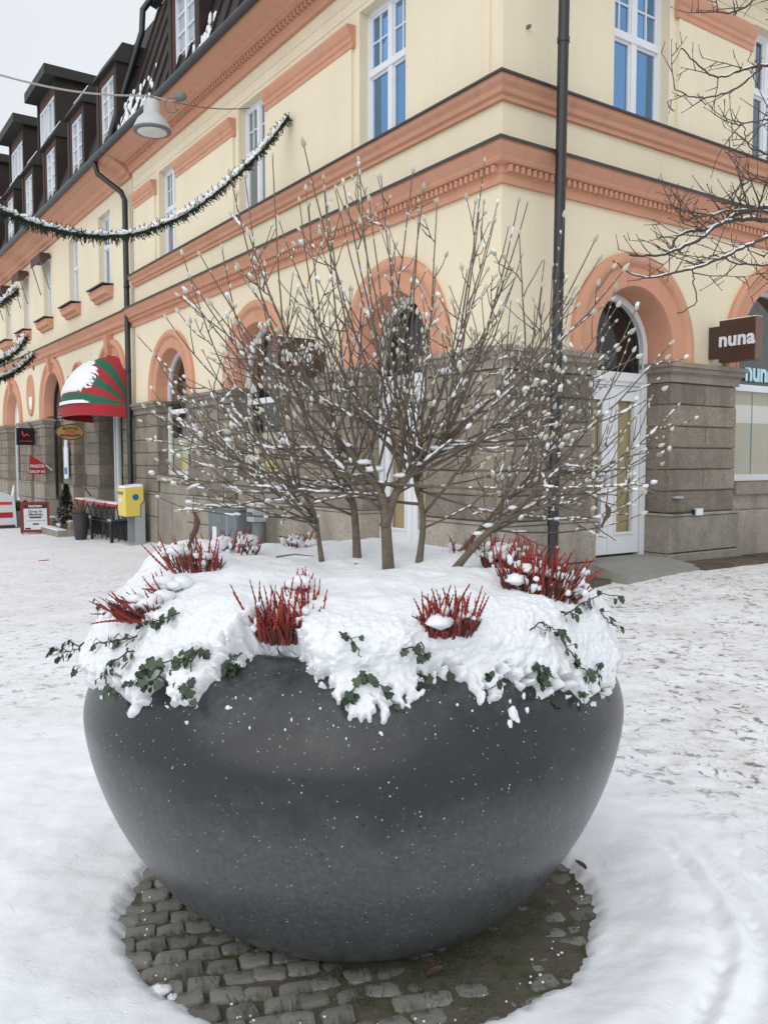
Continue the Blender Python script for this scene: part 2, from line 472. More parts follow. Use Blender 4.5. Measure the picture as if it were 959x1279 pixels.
    h = t.math('ADD', t.math('MULTIPLY', t.noise(90, 5, .7), .30), t.math('ADD', t.noise(24, 5, .65), t.math('MULTIPLY', g, -.5)))
    t.bump(h, .32, .010); M['ground'] = t.mat
build_materials()
# ------------------------------------------------------------------ places
CX, CY, YAW = 1.221, 9.0, R_(34.6)            # the street corner of the building
RD = Vector((math.cos(YAW), math.sin(YAW), 0)) # along the right facade
LD = Vector((-math.sin(YAW), math.cos(YAW), 0))# along the left facade
PX, PY = -0.096, 2.911                         # planter centre
def FL(s, o, z): return Vector((-o, s, z))     # left facade, in the building's frame
def FR(s, o, z): return Vector((s, -o, z))     # right facade
def W(p):                                      # building frame -> world
    return Vector((CX, CY, 0)) + RD*p[0] + LD*p[1] + Vector((0, 0, p[2]))
def zground(x, y):
    x = np.asarray(x, float); y = np.asarray(y, float)
    u = (x-CX)*RD.x + (y-CY)*RD.y
    v = (x-CX)*LD.x + (y-CY)*LD.y
    a = .17*sstep(-7, -.2, v)*sstep(-.5, 3, u)
    b = -.27*sstep(-1.5, 9.5, v) - .018*np.maximum(0, v-10)
    return a + b*sstep(1.5, -.5, u)
def gz(p): return float(zground(p[0], p[1]))

# ------------------------------------------------------------------ ground: one sheet of snow to the horizon
BX, BY, BR = -.085, 2.86, .732
def axis(lo, hi, step, far, g=1.035):
    c = list(np.arange(lo, hi, step))
    s, a = step, []
    x = c[-1]
    while x < far: s *= g; x += s; a.append(x)
    s, b = step, []
    x = c[0]
    while x > -far: s *= g; x -= s; b.append(x)
    return np.array(b[::-1] + c + a)
def make_ground():
    xs = axis(-1.5, 1.8, .0125, 500)
    ys = axis(1.75, 4.2, .0125, 500)
    X, Y = np.meshgrid(xs, ys)
    rho = np.hypot(X-BX, Y-BY)
    th = np.arctan2(Y-BY, X-BX)
    Z = zground(X, Y)
    near = np.exp(-(np.hypot(X, Y-3)/9)**2)
    fresh = .010*fbm(X*2.2, Y*2.2) + .006*fbm(X*6, Y*6, o=3)
    rough = .010*fbm(X*3.2, Y*3.2, 3) + .009*fbm(X*11, Y*11, 9, o=3)
    # trodden mask: strong on the right and behind, weak on the left
    rightness = sstep(-.2, .7, X+.12*(Y-3))
    noise = .25*fbm(X*.7, Y*.7, 4)
    tread = sstep(1.28, 1.95, rho+noise)*rightness + sstep(1.9, 3.1, rho+noise)*(1-rightness)*.62
    tread = tread*(1-.35*sstep(5, 16, rho))
    Z = Z + fresh*(1-tread)*(near+.15) + rough*tread*(near+.1)
    Z = Z + .032 - .016*tread                                     # fresh snow stands higher
    bank = .020*np.exp(-((rho-1.05)/.13)**2)*sstep(-.5, .3, X-BX) + .016*np.exp(-((rho-1.12)/.2)**2)
    Z = Z + bank
    for r0, w in ((1.16, .022), (1.27, .022), (1.43, .03)):         # wheel ruts that swing round the planter on the right
        wob = .035*pnoise(th*2+r0*9, 0*th)+.008*pnoise(th*11+r0*5, 0*th)
        rut = np.exp(-((rho-r0-wob)/w)**2)*sstep(-1.75, -1.35, th)*sstep(.5, .0, th)
        rut = rut*np.clip(.7+.9*pnoise(th*5+r0*3, rho*2), .1, 1.4)*(1+.5*pnoise(X*30, Y*30, 6))
        Z = Z - .028*rut + .016*np.exp(-((rho-r0-wob-.055)/w)**2)*sstep(-1.75, -1.35, th)*sstep(.5, .0, th)
    g = random.Random(4)
    for k in range(260):                                          # footprints and dents
        fx, fy = g.uniform(-4, 5.0), g.uniform(1.6, 8.5)
        if math.hypot(fx-BX, fy-BY) < 1.35: continue
        a = g.uniform(0, 3.14); ca, sa = math.cos(a), math.sin(a)
        du = (X-fx)*ca+(Y-fy)*sa; dv = -(X-fx)*sa+(Y-fy)*ca
        e = np.exp(-(du/.13)**4-(dv/.05)**4)
        Z = Z - g.uniform(.006, .018)*(1.0 if fx > .3 else .55)*e
    edge = BR + .016*fbm(np.cos(th)*3, np.sin(th)*3, 2) + .010*pnoise(np.cos(th)*14, np.sin(th)*14, 7)
    k = sstep(edge-.03, edge+.10, rho + .010*pnoise(X*45, Y*45)+.012*fbm(X*14, Y*14, 8, 3))
    Z = np.where(rho < 1.3, Z*k + (-.050)*(1-k), Z)
    n = len(xs); m = len(ys)
    verts = np.stack([X.ravel(), Y.ravel(), Z.ravel()], 1)
    i = np.arange(m*n).reshape(m, n)
    q = np.stack([i[:-1,:-1].ravel(), i[:-1,1:].ravel(), i[1:,1:].ravel(), i[1:,:-1].ravel()], 1)
    me = bpy.data.meshes.new('ground')
    me.vertices.add(len(verts)); me.vertices.foreach_set('co', verts.ravel())
    me.loops.add(q.size); me.loops.foreach_set('vertex_index', q.ravel())
    me.polygons.add(len(q)); me.polygons.foreach_set('loop_start', np.arange(0, q.size, 4)); me.polygons.foreach_set('loop_total', np.full(len(q), 4))
    me.update(calc_edges=True)
    at_ = me.attributes.new('tread', 'FLOAT', 'POINT'); at_.data.foreach_set('value', tread.ravel())
    o = link('ground', me, M['ground'], None, True)
    tag(o, 'trodden snow covering the pedestrian street', None, None, 'structure')
    return o
ground = make_ground()

# bare patch of cobbles under the bowl ---------------------------------------
def make_bed():
    n, mr = 96, 26
    rows = []
    for i in range(mr+1):
        r = .90*i/mr
        row = []
        for k in range(n):
            a = 2*math.pi*k/n
            x, y = r*math.cos(a), r*math.sin(a)
            # soil lies higher on the right
            z = -.006 + .010*float(sstep(-.25, .45, x)) + .006*float(fbm(x*8, y*8)) + .004*float(pnoise(x*25, y*25))
            row.append((x, y, z - (.05 if r > .87 else 0)))
        rows.append(row)
    bed = MB().grid(rows, True).build('cobbled_bed', M['soil'], None, True)
    bed.location = (BX, BY, 0)
    tag(bed, 'bare soil and cobbles in the snow-free ring under the planter', None, None, 'structure')
    # a few cobble shapes, each a chamfered uneven block
    shapes = []
    g = random.Random(3)
    for q in range(7):
        mb = MB()
        w, d, h = .046, .034, .05
        c = [(-w,-d),(w,-d),(w,d),(-w,d)]
        c = [(x+g.uniform(-.009,.009), y+g.uniform(-.007,.007)) for x, y in c]
        mid = []
        for i in range(4):                     # octagon outline with cut corners
            a, b = Vector(c[i]), Vector(c[(i+1) % 4])
            mid += [a.lerp(b, .16), a.lerp(b, .84)]
        lay = [(1.0, -h), (1.0, -.009), (.92, -.001), (.66, .002)]
        rows = [[(p.x*s, p.y*s, z+(g.uniform(-.002,.002) if i > 1 else 0)) for p in mid] for i, (s, z) in enumerate(lay)]
        mb.grid(rows, True)
        mb.face(range(24, 32))
        shapes.append(mb.mesh('cobble'))
    for me in shapes: me.materials.append(M['cobble'])
    ang = R_(14)
    for j in range(-13, 14):
        for i in range(-11, 12):
            x = (i+(j % 2)*.5)*.098 + g.uniform(-.008, .008)
            y = j*.077 + g.uniform(-.006, .006)
            xx, yy = x*math.cos(ang)-y*math.sin(ang), x*math.sin(ang)+y*math.cos(ang)
            r = math.hypot(xx, yy)
            if r > .80 or math.hypot(xx+BX-PX, yy+BY-PY) < .40: continue
            if yy > .35: continue
            z = .003 + g.uniform(-.007, .004) - .006*float(sstep(-.25, .40, xx)) + (.008 if r > .62 else 0)
            link('cobble', shapes[g.randrange(7)], None, bed, 20, (xx, yy, z),
                 (g.uniform(-.06,.06), g.uniform(-.06,.06), ang+g.uniform(-.12,.12)+(math.pi if g.random() < .5 else 0)),
                 (g.uniform(.9,1.06), g.uniform(.9,1.08), 1))
    # grass tufts in the joints
    mb = MB()
    spots = [(-.40,-.52),(-.18,-.66),(.02,-.60),(.22,-.58),(.30,-.47),(.42,-.40),(.50,-.28),(.60,-.10),(.15,-.50),(-.05,-.50),(-.52,-.30),(-.58,-.05),(.33,-.62),(.08,-.47),(.45,-.50),(-.30,-.62),(.26,-.50),(.36,-.40),(.56,-.20)]
    for (sx, sy) in spots:
        for k in range(g.randint(16, 34)):
            x, y = sx+g.gauss(0, .028), sy+g.gauss(0, .022)
            a = g.uniform(0, 6.28); L = g.uniform(.018, .05); w = .0014
            dx, dy = math.cos(a), math.sin(a)
            b = Vector((x, y, -.012))
            p1 = b+Vector((dx*L*.25, dy*L*.25, L*.7)); p2 = b+Vector((dx*L*.75, dy*L*.75, L))
            s = Vector((-dy, dx, 0))*w
            n0 = len(mb.v)
            mb.v += [tuple(b-s), tuple(b+s), tuple(p1+s*.8), tuple(p1-s*.8), tuple(p2)]
            mb.face((n0, n0+1, n0+2, n0+3)); mb.face((n0+3, n0+2, n0+4))
    gr = mb.build('grass', M['grass'], None, False, False)
    gr.location = (BX, BY, 0)
    tag(gr, 'green grass tufts sprouting between the cobbles under the planter', 'grass', None, 'stuff')
    mb = MB()
    for k in range(1100):
        a = g.uniform(3.3, 6.2); r = g.uniform(.40, .80); s = g.uniform(.0012, .0042)
        mb.blob((r*math.cos(a), r*math.sin(a), -.006+.012*float(sstep(-.25, .45, r*math.cos(a)))), s*1.3, s, s*.7, 5, 3, None, k, .3)
    o = mb.build('grit', M['grit'], None); o.location = (BX, BY, 0)
    tag(o, 'grit and small pebbles scattered over the bare ring', 'grit', None, 'stuff')
    # crumbs of snow along the rim of the patch
    mb = MB()
    for k in range(110):
        a = g.uniform(0, 6.28); r = BR + g.gauss(.0, .028)
        s = g.uniform(.0015, .0045)
        mb.blob((r*math.cos(a), r*math.sin(a), .012+max(0, (r-BR))*.5), s*1.2, s, s*.9, 6, 4, None, k, .2)
    mb.blob((-.54,-.56,.012), .030, .022, .016, 9, 7, None, 1, .3); mb.blob((-.50,-.59,.010), .014, .017, .010, 8, 6, None, 2, .35)
    o = mb.build('snow_crumbs', M['snow'], None, True); o.location = (BX, BY, 0)
    tag(o, 'loose snow crumbs along the edge of the bare cobble ring', 'snow', None, 'stuff')
make_bed()
def small_leaf(name, px, py, ln, rot, m, label, z=.012):
    r = ray(px, py); t = (z-CAM_H)/r.z
    p = CAMV + r*t
    rows = []
    for i in range(7):
        u = i/6; w = ln*.30*math.sin(math.pi*min(1, u*.95+.05))**.8
        rows.append([(ln*(u-.5), -w, .012*u+.006), (ln*(u-.5), 0, .010*u), (ln*(u-.5), w, .014*u+.008)])
    o = MB().grid(rows).build(name, m, None, True, False)
    o.location = p; o.rotation_euler = (0, 0, rot)
    tag(o, label, 'leaf')
small_leaf('fallen_leaf', 543, 1218, .05, .4, M['dead_leaf'], 'reddish brown fallen leaf lying on soil at the foot of the bowl')
small_leaf('fallen_leaf', 321, 1184, .04, 1.2, M['dead_leaf'], 'brown fallen leaf tucked under the left front of the bowl')
small_leaf('fallen_leaf', 55, 701, .15, .2, M['red_dark'], 'dark red leaf alone on the snow left of the planter', .06)
small_leaf('fallen_leaf', 725, 1083, .05, 2.2, M['dead_leaf'], 'brown leaf on the snow edge at the right of the bowl', .045)

# ------------------------------------------------------------------ planter bowl
ZW, RW, RB, PA, PB = .696, .894, .413, 1.58, 1.62
def bowl_r(z):
    z = np.asarray(z, float)
    u = np.clip((ZW-z)/ZW, 0, 1)
    lo = RB+(RW-RB)*np.clip(1-u**PA, 0, 1)**(1/PB)
    hi = RW*np.sqrt(np.clip(1-((z-ZW)/.43)**2, 0, 1))
    return np.where(z < ZW, lo, hi)
def make_planter():
    root = empty('bowl_planter', (PX, PY, 0), 0, 'huge round charcoal terrazzo bowl planter standing on cobbles', 'planter')
    zs = ZW*(1-np.linspace(1, 0, 46)**1.0)
    prof = [(.30, -.03), (RB-.012, -.03), (RB-.002, .0)]
    prof += [(float(bowl_r(z)), float(z)) for z in zs[1:]]
    prof += [(float(bowl_r(z)), float(z)) for z in np.linspace(ZW, .955, 18)[1:]]
    e = prof[-1][0]
    prof += [(e-.008, .968), (e-.02, .975), (e-.045, .972), (e-.055, .96), (e-.058, .90)]
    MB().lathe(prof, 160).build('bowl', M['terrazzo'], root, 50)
    MB().lathe([(e-.055, .91), (.3, .93), (.02, .935)], 48).build('soil', M['soil'], root, True)
    return root
planter = make_planter()

# snow heaped on the planter --------------------------------------------------
def make_snow_cap():
    nt, nk = 1400, 260
    ctrl = np.array([(0,1.150),(.15,1.152),(.32,1.150),(.48,1.142),(.61,1.130),(.70,1.105),(.775,1.068),(.825,1.015),(.858,.955),(.875,.90),(.882,.855),(.885,.82),(.882,.79),(.875,.765)])
    inn = np.array([(0,.90),(.12,.90),(.28,.90),(.42,.90),(.54,.955),(.63,.958),(.66,.958),(.69,.945),(.715,.915),(.755,.86),(.79,.81),(.815,.78),(.83,.75),(.84,.73)])
    d = np.concatenate([[0], np.cumsum(np.hypot(*np.diff(ctrl, axis=0).T))]); d /= d[-1]
    t = np.linspace(0, 1, nk)**.8
    def smooth(c):
        a = np.interp(t, d, c)
        k = np.array([1,3,5,7,5,3,1.]); k /= k.sum()
        ap = np.concatenate([np.full(3, a[0]), a, np.full(3, a[-1])])
        return np.convolve(ap, k, 'valid')
    rS, zS, rI, zI = smooth(ctrl[:,0]), smooth(ctrl[:,1]), smooth(inn[:,0]), smooth(inn[:,1])
    th = np.linspace(0, 2*math.pi, nt, endpoint=False)
    T, TH = np.meshgrid(t, th, indexing='ij')
    rS, zS, rI, zI = [np.repeat(a[:,None], nt, 1) for a in (rS, zS, rI, zI)]
    ct, st = np.cos(TH), np.sin(TH)
    br = bowl_r(np.minimum(zS, .955)); ff = 1-.66*sstep(.85,.30,np.abs(ct))*sstep(.66,.84,T)*(st < 0)
    rS = np.where(rS > br, br+(rS-br)*ff, rS)
    x, y = rS*ct, rS*st
    # big lumps (buried shrubs), then finer clods
    big = .020*fbm(x*3.1, y*3.1, zS*3, 3) + .010*fbm(x*8, y*8, zS*8, 2)
    fine = (.0026+.0045*sstep(.6,.84,rS))*fbm(x*22, y*22, zS*22, 3) + (.0010+.0022*sstep(.6,.84,rS))*pnoise(x*70, y*70, zS*70)
    clod = .005*np.abs(pnoise(x*34, y*34, zS*34+9))
    lowr = sstep(.62, .80, rS)
    disp = big + fine + clod*lowr
    # local heaps: left side over the heather, back rim
    def heap(px_, py_, h, w): return h*np.exp(-((x-px_)**2+(y-py_)**2)/w**2)
    disp = disp + heap(-.60, .12, .075, .18) + heap(-.45, .45, .03, .2) + heap(.05, .35, .035, .35) + heap(.55, .1, .02, .2) - heap(-.02, -.05, .02, .15) + heap(-.33,-.35,.015,.15)
    # outward direction of the mean curve
    dr = np.gradient(rS, axis=0); dz = np.gradient(zS, axis=0); ln = np.hypot(dr, dz)+1e-9
    nr, nz = -dz/ln*np.sign(1), dr/ln
    nr = np.where(rS < 1e-3, 0, nr)
    R2, Z2 = rS+nr*disp, zS+nz*disp
    # how far down the snow hangs, with notches
    e = .915 + .03*np.abs(ct)**2 + .040*fbm(ct*2.6, st*2.6, 5, 3) + .035*pnoise(ct*9, st*9, 2) + .040*pnoise(ct*24, st*24, 4)
    e = e + .060*pnoise(x*44, y*44, zS*44)
    dth = (np.degrees(TH)+180) % 360-180
    def notch(a0, w, depth): return depth*np.exp(-np.abs((dth-a0)/w)**3)
    e = e - notch(-105, 8.0, .20) - notch(-113, 5, .05) - notch(-72, 5.0, .04) - notch(-128, 3, .03) - notch(-58, 4, .05)
    e = e + notch(-38, 4, .05) + notch(-30, 3, .05) + notch(-132, 3, .05) + notch(-150, 6, .04)
    k = np.clip((e-T)/(.045+notch(-105, 9, .10)), 0, 1)
    k = np.where(T < .55, 1, k)
    R3, Z3 = rI+(R2-rI)*k, zI+(Z2-zI)*k
    low = sstep(.60, .78, R3)
    X3, Y3 = R3*ct, R3*st
    n1 = fbm(X3*26, Y3*26, Z3*26, 3); n2 = pnoise(X3*75, Y3*75, Z3*75)
    n3 = pnoise(X3*150, Y3*150, Z3*150)
    R3 = R3 + low*(.0060*n1 + .0034*n2 + .0014*n3); Z3 = Z3 + low*(.0060*fbm(X3*24+40, Y3*24, Z3*24, 3) + .003*n2 + .0012*n3)
    P = np.stack([R3*ct, R3*st, Z3], -1).reshape(-1, 3)
    i = np.arange(nk*nt).reshape(nk, nt); j = np.roll(i, -1, 1)
    q = np.stack([i[:-1].ravel(), i[1:].ravel(), j[1:].ravel(), j[:-1].ravel()], 1)
    me = bpy.data.meshes.new('snow_cap')
    me.vertices.add(len(P)); me.vertices.foreach_set('co', P.ravel())
    me.loops.add(q.size); me.loops.foreach_set('vertex_index', q.ravel())
    me.polygons.add(len(q)); me.polygons.foreach_set('loop_start', np.arange(0, q.size, 4)); me.polygons.foreach_set('loop_total', np.full(len(q), 4))
    me.update(calc_edges=True)
    o = link('snow_cap', me, M['snow'], None, True, (PX, PY, 0))
    tag(o, 'thick white snow heaped over the plants in the bowl planter', 'snow', None, 'stuff')
    kk = k.reshape(-1)
    cand = np.nonzero((kk > .15) & (R3.reshape(-1) > .70) & (P[:,1] < .35))[0]
    edge_c = cand[kk[cand] < .999]
    gg = random.Random(31); mb = MB()
    for q_ in range(1100):
        ii = int(edge_c[gg.randrange(len(edge_c))]) if q_ < 900 else int(cand[gg.randrange(len(cand))])
        s_ = gg.uniform(.0012, .0042) if q_ < 900 else gg.uniform(.0010, .0030)
        c_ = P[ii]; rr_ = math.hypot(c_[0], c_[1])
        mb.blob((c_[0]*(1+.002/rr_), c_[1]*(1+.002/rr_), c_[2]+.001), s_*gg.uniform(.7,1.5), s_*gg.uniform(.7,1.3), s_*gg.uniform(.7,1.3), 5, 3, None, q_, .3)
    oo = mb.build('snow_grains', M['snow'], None, True); oo.location = (PX, PY, 0)
    tag(oo, 'loose grains of snow on the ragged edge of the planter snow', 'snow', None, 'stuff')
    vv = P + np.array([PX, PY, 0])
    return BVHTree.FromPolygons([Vector(p) for p in vv], [tuple(int(a) for a in f) for f in q])
SNOW = make_snow_cap()
def on_snow(px, py, up=0.0):
    h = SNOW.ray_cast(CAMV, ray(px, py).normalized())
    if h[0] is None: return None, None
    return h[0]+Vector((0,0,up)), h[1]
def snow_top(x, y):
    h = SNOW.ray_cast(Vector((x, y, 2.0)), Vector((0,0,-1)))
    return h[0] if h[0] is not None else Vector((x, y, 1.0))
def fringe_crumbs():
    g = random.Random(21); mb = MB()
    for k in range(70):
        a = R_(g.uniform(-185, 5))
        z = g.triangular(.80, .90, .87)
        r = float(bowl_r(z))
        s = g.uniform(.0012, .0038)*(1 if g.random() < .88 else 1.8)
        mb.blob(((r+s*.3)*math.cos(a), (r+s*.3)*math.sin(a), z), s*g.uniform(.7,1.2), s*g.uniform(.7,1.2), s*g.uniform(.8,1.7), 7, 5, None, k, .25)
    for px_, py_, s in ((640, 893, .020), (636, 905, .010), (645, 900, .012)):
        r = ray(px_, py_); best = None
        for q in range(400):
            p = CAMV+r*((1.9+q*.003)/r.y)
            if math.hypot(p.x-PX, p.y-PY) < float(bowl_r(p.z)): best = p; break
        if best: mb.blob(best-Vector((PX,PY,0)), s*.8, s*.6, s*1.3, 8, 6, None, px_, .25)
    o = mb.build('snow_clumps', M['snow'], None, True); o.location = (PX, PY, 0)
    tag(o, 'small snow clumps stuck to the bowl below the snow edge', 'snow', None, 'stuff')
fringe_crumbs()
# ------------------------------------------------------------------ facade kit (all in the frame of the corner)
def fbox(mb, F, s0, s1, o0, o1, z0, z1, mi=0):
    pts = [F(s0,o0,z0),F(s1,o0,z0),F(s1,o1,z0),F(s0,o1,z0),F(s0,o0,z1),F(s1,o0,z1),F(s1,o1,z1),F(s0,o1,z1)]
    return mb.hexa(pts, mi)
def fprism(mb, F, poly, o0, o1, mi=0):
    d = F(0, o1, 0)-F(0, o0, 0)
    return mb.prism([F(s, o0, z) for s, z in poly], d, mi)
def arc(c, z, r, a0, a1, n=20): return [(c+r*math.cos(R_(a0+(a1-a0)*i/n)), z+r*math.sin(R_(a0+(a1-a0)*i/n))) for i in range(n+1)]
SPRING = 2.85
def wall_bay(mb, F, s0, s1, c, r, ztop=4.42, zb=2.70, spring=SPRING, o0=-.42):
    fprism(mb, F, [(s0,zb),(c-r,zb),(c-r,spring)]+arc(c,spring,r,180,90)[1:]+[(c,ztop),(s0,ztop)], o0, 0)
    fprism(mb, F, [(s1,ztop),(c,ztop)]+arc(c,spring,r,90,0)+[(c+r,zb),(s1,zb)], o0, 0)
def wall_windows(mb, F, s0, s1, z0, z1, wins, wz0, wz1, o0=-.42):
    fbox(mb, F, s0, s1, o0, 0, z0, wz0); fbox(mb, F, s0, s1, o0, 0, wz1, z1)
    x = s0
    for a, b in wins:
        fbox(mb, F, x, a, o0, 0, wz0, wz1); x = b
    fbox(mb, F, x, s1, o0, 0, wz0, wz1)
def arch_trim(par, F, c, r, wid, depth, zb=2.70, spring=SPRING, key=None):
    prof = [(0,-depth),(0,.015),(.04*wid,.045),(.16*wid,.05),(.2*wid,.03),(.6*wid,.035),(.64*wid,.065),(.74*wid,.09),(.9*wid,.09),(1.0*wid,.06),(1.0*wid,-.02)]
    path = [(c+1, zb, 0)]
    rows = []
    def row(ux, uz, bx, bz): return [F(bx+ux*(r+q), o, bz+uz*(r+q)) for q, o in prof]
    rows.append(row(1, 0, c, zb))
    for i in range(33):
        a = math.pi*i/32
        rows.append(row(math.cos(a), math.sin(a), c, spring))
    rows.append(row(-1, 0, c, zb))
    mb = MB().grid(rows)
    o = mb.build('arch_surround', M['coral'], par, 40, True)
    if key:
        k = MB()
        k.hexa([F(c-.09,0,spring+r+.05),F(c+.09,0,spring+r+.05),F(c+.09,.13,spring+r+.05),F(c-.09,.13,spring+r+.05),F(c-.13,0,key),F(c+.13,0,key),F(c+.13,.17,key),F(c-.13,.17,key)])
        k.build('keystone', M['coral'], par)
    return o
COURSES = [.83, 1.11, 1.38, 1.65, 1.92, 2.19, 2.46]
def stone_block(par, F, s0, s1, z0, z1, o0, o1, name='stone_block', m='stone', ch=.012):
    mb = MB(); j = .006
    s0 += j; s1 -= j; z0 += j; z1 -= j
    a = [F(s0,o0,z0),F(s1,o0,z0),F(s1,o0,z1),F(s0,o0,z1)]
    b = [F(s0,o1-ch,z0),F(s1,o1-ch,z0),F(s1,o1-ch,z1),F(s0,o1-ch,z1)]
    c = [F(s0+ch,o1,z0+ch),F(s1-ch,o1,z0+ch),F(s1-ch,o1,z1-ch),F(s0+ch,o1,z1-ch)]
    mb.grid([a, b, c], True); mb.face((8,9,10,11)); mb.face((3,2,1,0))
    return mb.build(name, M[m], par)
def pier(par, F, s0, s1, g, depth0=True, depth1=True, zlow=-1.2, wmax=.95, courses=COURSES):
    # backing, rough courses (each block its own piece), cap, plinth slabs
    mb = MB(); fbox(mb, F, s0+.02, s1-.02, -.40, .0, zlow, 2.69); mb.build('pier_core', M['stone'], par)
    for i in range(len(courses)-1):
        z0, z1 = courses[i], courses[i+1]
        w = s1-s0; n = max(1, round(w/wmax)) + (i % 2 if w > 1.3 else 0)
        cuts = [s0]
        for q in range(1, n): cuts.append(s0+w*(q+g.uniform(-.12,.12))/n)
        cuts.append(s1)
        for q in range(n):
            d = -.40 if ((q == 0 and depth0) or (q == n-1 and depth1)) else -.02
            if q == 0 and q == n-1 and not (depth0 and depth1): d = -.02
            stone_block(par, F, cuts[q], cuts[q+1], z0, z1, d, .03+g.uniform(-.006,.008))
    mb = MB(); e0 = 1 if depth0 else 0; e1 = 1 if depth1 else 0
    for z0, z1, p in ((2.466,2.56,.05),(2.56,2.585,.065),(2.585,2.645,.10),(2.645,2.70,.13)):
        fbox(mb, F, s0-(p-.03)*e0, s1+(p-.03)*e1, -.41, p, z0, z1)
    mb.build('cap_moulding', M['cap'], par)
    w = s1-s0; n = max(1, round(w/1.1))
    for q in range(n):
        d0 = -.43
        stone_block(par, F, s0-.03*e0*(q == 0)+w*q/n*(1), s0+w*(q+1)/n+.03*e1*(q == n-1), .33, .80, d0, .075, 'plinth_slab', 'plinth')
        stone_block(par, F, s0-.03*e0*(q == 0)+w*q/n*(1), s0+w*(q+1)/n+.03*e1*(q == n-1), -.75, .33, d0, .078, 'plinth_slab', 'plinth')
    mb = MB(); fbox(mb, F, s0-.04*e0, s1+.04*e1, -.42, .088, .80, .83); mb.build('plinth_ledge', M['plinth'], par)
def sash_window(par, F, s0, s1, z0, z1, o, glass, fine=True, m='white', trans=.57):
    # white frame, mullion, transom; upper lights divided in four each
    w = s1-s0; c = (s0+s1)/2; zt = z0+(z1-z0)*trans; f = .055
    mb = MB()
    fbox(mb,F,s0,s0+f,o-.05,o+.03,z0,z1); fbox(mb,F,s1-f,s1,o-.05,o+.03,z0,z1)
    fbox(mb,F,s0+f,s1-f,o-.05,o+.03,z0,z0+f); fbox(mb,F,s0+f,s1-f,o-.05,o+.03,z1-f,z1)
    fbox(mb,F,s0+f,s1-f,o-.05,o+.045,zt-.04,zt+.04)
    fbox(mb,F,c-.045,c+.045,o-.05,o+.035,z0+f,zt-.04); fbox(mb,F,c-.045,c+.045,o-.05,o+.035,zt+.04,z1-f)
    win = mb.build('window', M[m], par)
    g = MB()
    def leaf(a, b, zz0, zz1, nx, nz):
        t = .03
        fr = MB()
        fbox(fr,F,a,a+t,o-.03,o+.015,zz0,zz1); fbox(fr,F,b-t,b,o-.03,o+.015,zz0,zz1)
        fbox(fr,F,a+t,b-t,o-.03,o+.015,zz0,zz0+t); fbox(fr,F,a+t,b-t,o-.03,o+.015,zz1-t,zz1)
        a += t; b -= t; zz0 += t; zz1 -= t
        mt = .018
        for i in range(1, nx):
            x = a+(b-a)*i/nx; fbox(fr,F,x-mt/2,x+mt/2,o-.02,o+.012,zz0,zz1)
        for i in range(1, nz):
            z = zz0+(zz1-zz0)*i/nz
            for q in range(nx):
                xa = a+(b-a)*q/nx+(mt/2 if q else 0); xb = a+(b-a)*(q+1)/nx-(mt/2 if q < nx-1 else 0)
                fbox(fr,F,xa,xb,o-.02,o+.012,z-mt/2,z+mt/2)
        fr.build('casement', M[m], win)
        if fine:
            for i in range(nx):
                for k in range(nz):
                    p = MB(); fbox(p,F,a+(b-a)*i/nx+.006,a+(b-a)*(i+1)/nx-.006,o-.014,o-.008,zz0+(zz1-zz0)*k/nz+.006,zz0+(zz1-zz0)*(k+1)/nz-.006)
                    p.build('pane', M[glass], win)
        else:
            p = MB(); fbox(p,F,a,b,o-.014,o-.008,zz0,zz1); p.build('pane', M[glass], win)
    leaf(s0+f, c-.045, z0+f, zt-.04, 1, 1); leaf(c+.045, s1-f, z0+f, zt-.04, 1, 1)
    leaf(s0+f, c-.045, zt+.04, z1-f, 2, 2); leaf(c+.045, s1-f, zt+.04, z1-f, 2, 2)
    return win
def corner_sweep(par, name, prof, m, smax, xmax, smooth=False):
    rows = [[Vector((-o, smax, z)) for o, z in prof], [Vector((-o, -o, z)) for o, z in prof], [Vector((xmax, -o, z)) for o, z in prof]]
    return MB().grid(rows).build(name, M[m], par, smooth)
def straight_sweep(par, name, F, prof, m, s0, s1):
    rows = [[F(s0, o, z) for o, z in prof], [F(s1, o, z) for o, z in prof]]
    mb = MB().grid(rows)
    k = len(prof); mb.face(range(k)); mb.face(range(2*k-1, k-1, -1))
    return mb.build(name, M[m], par)

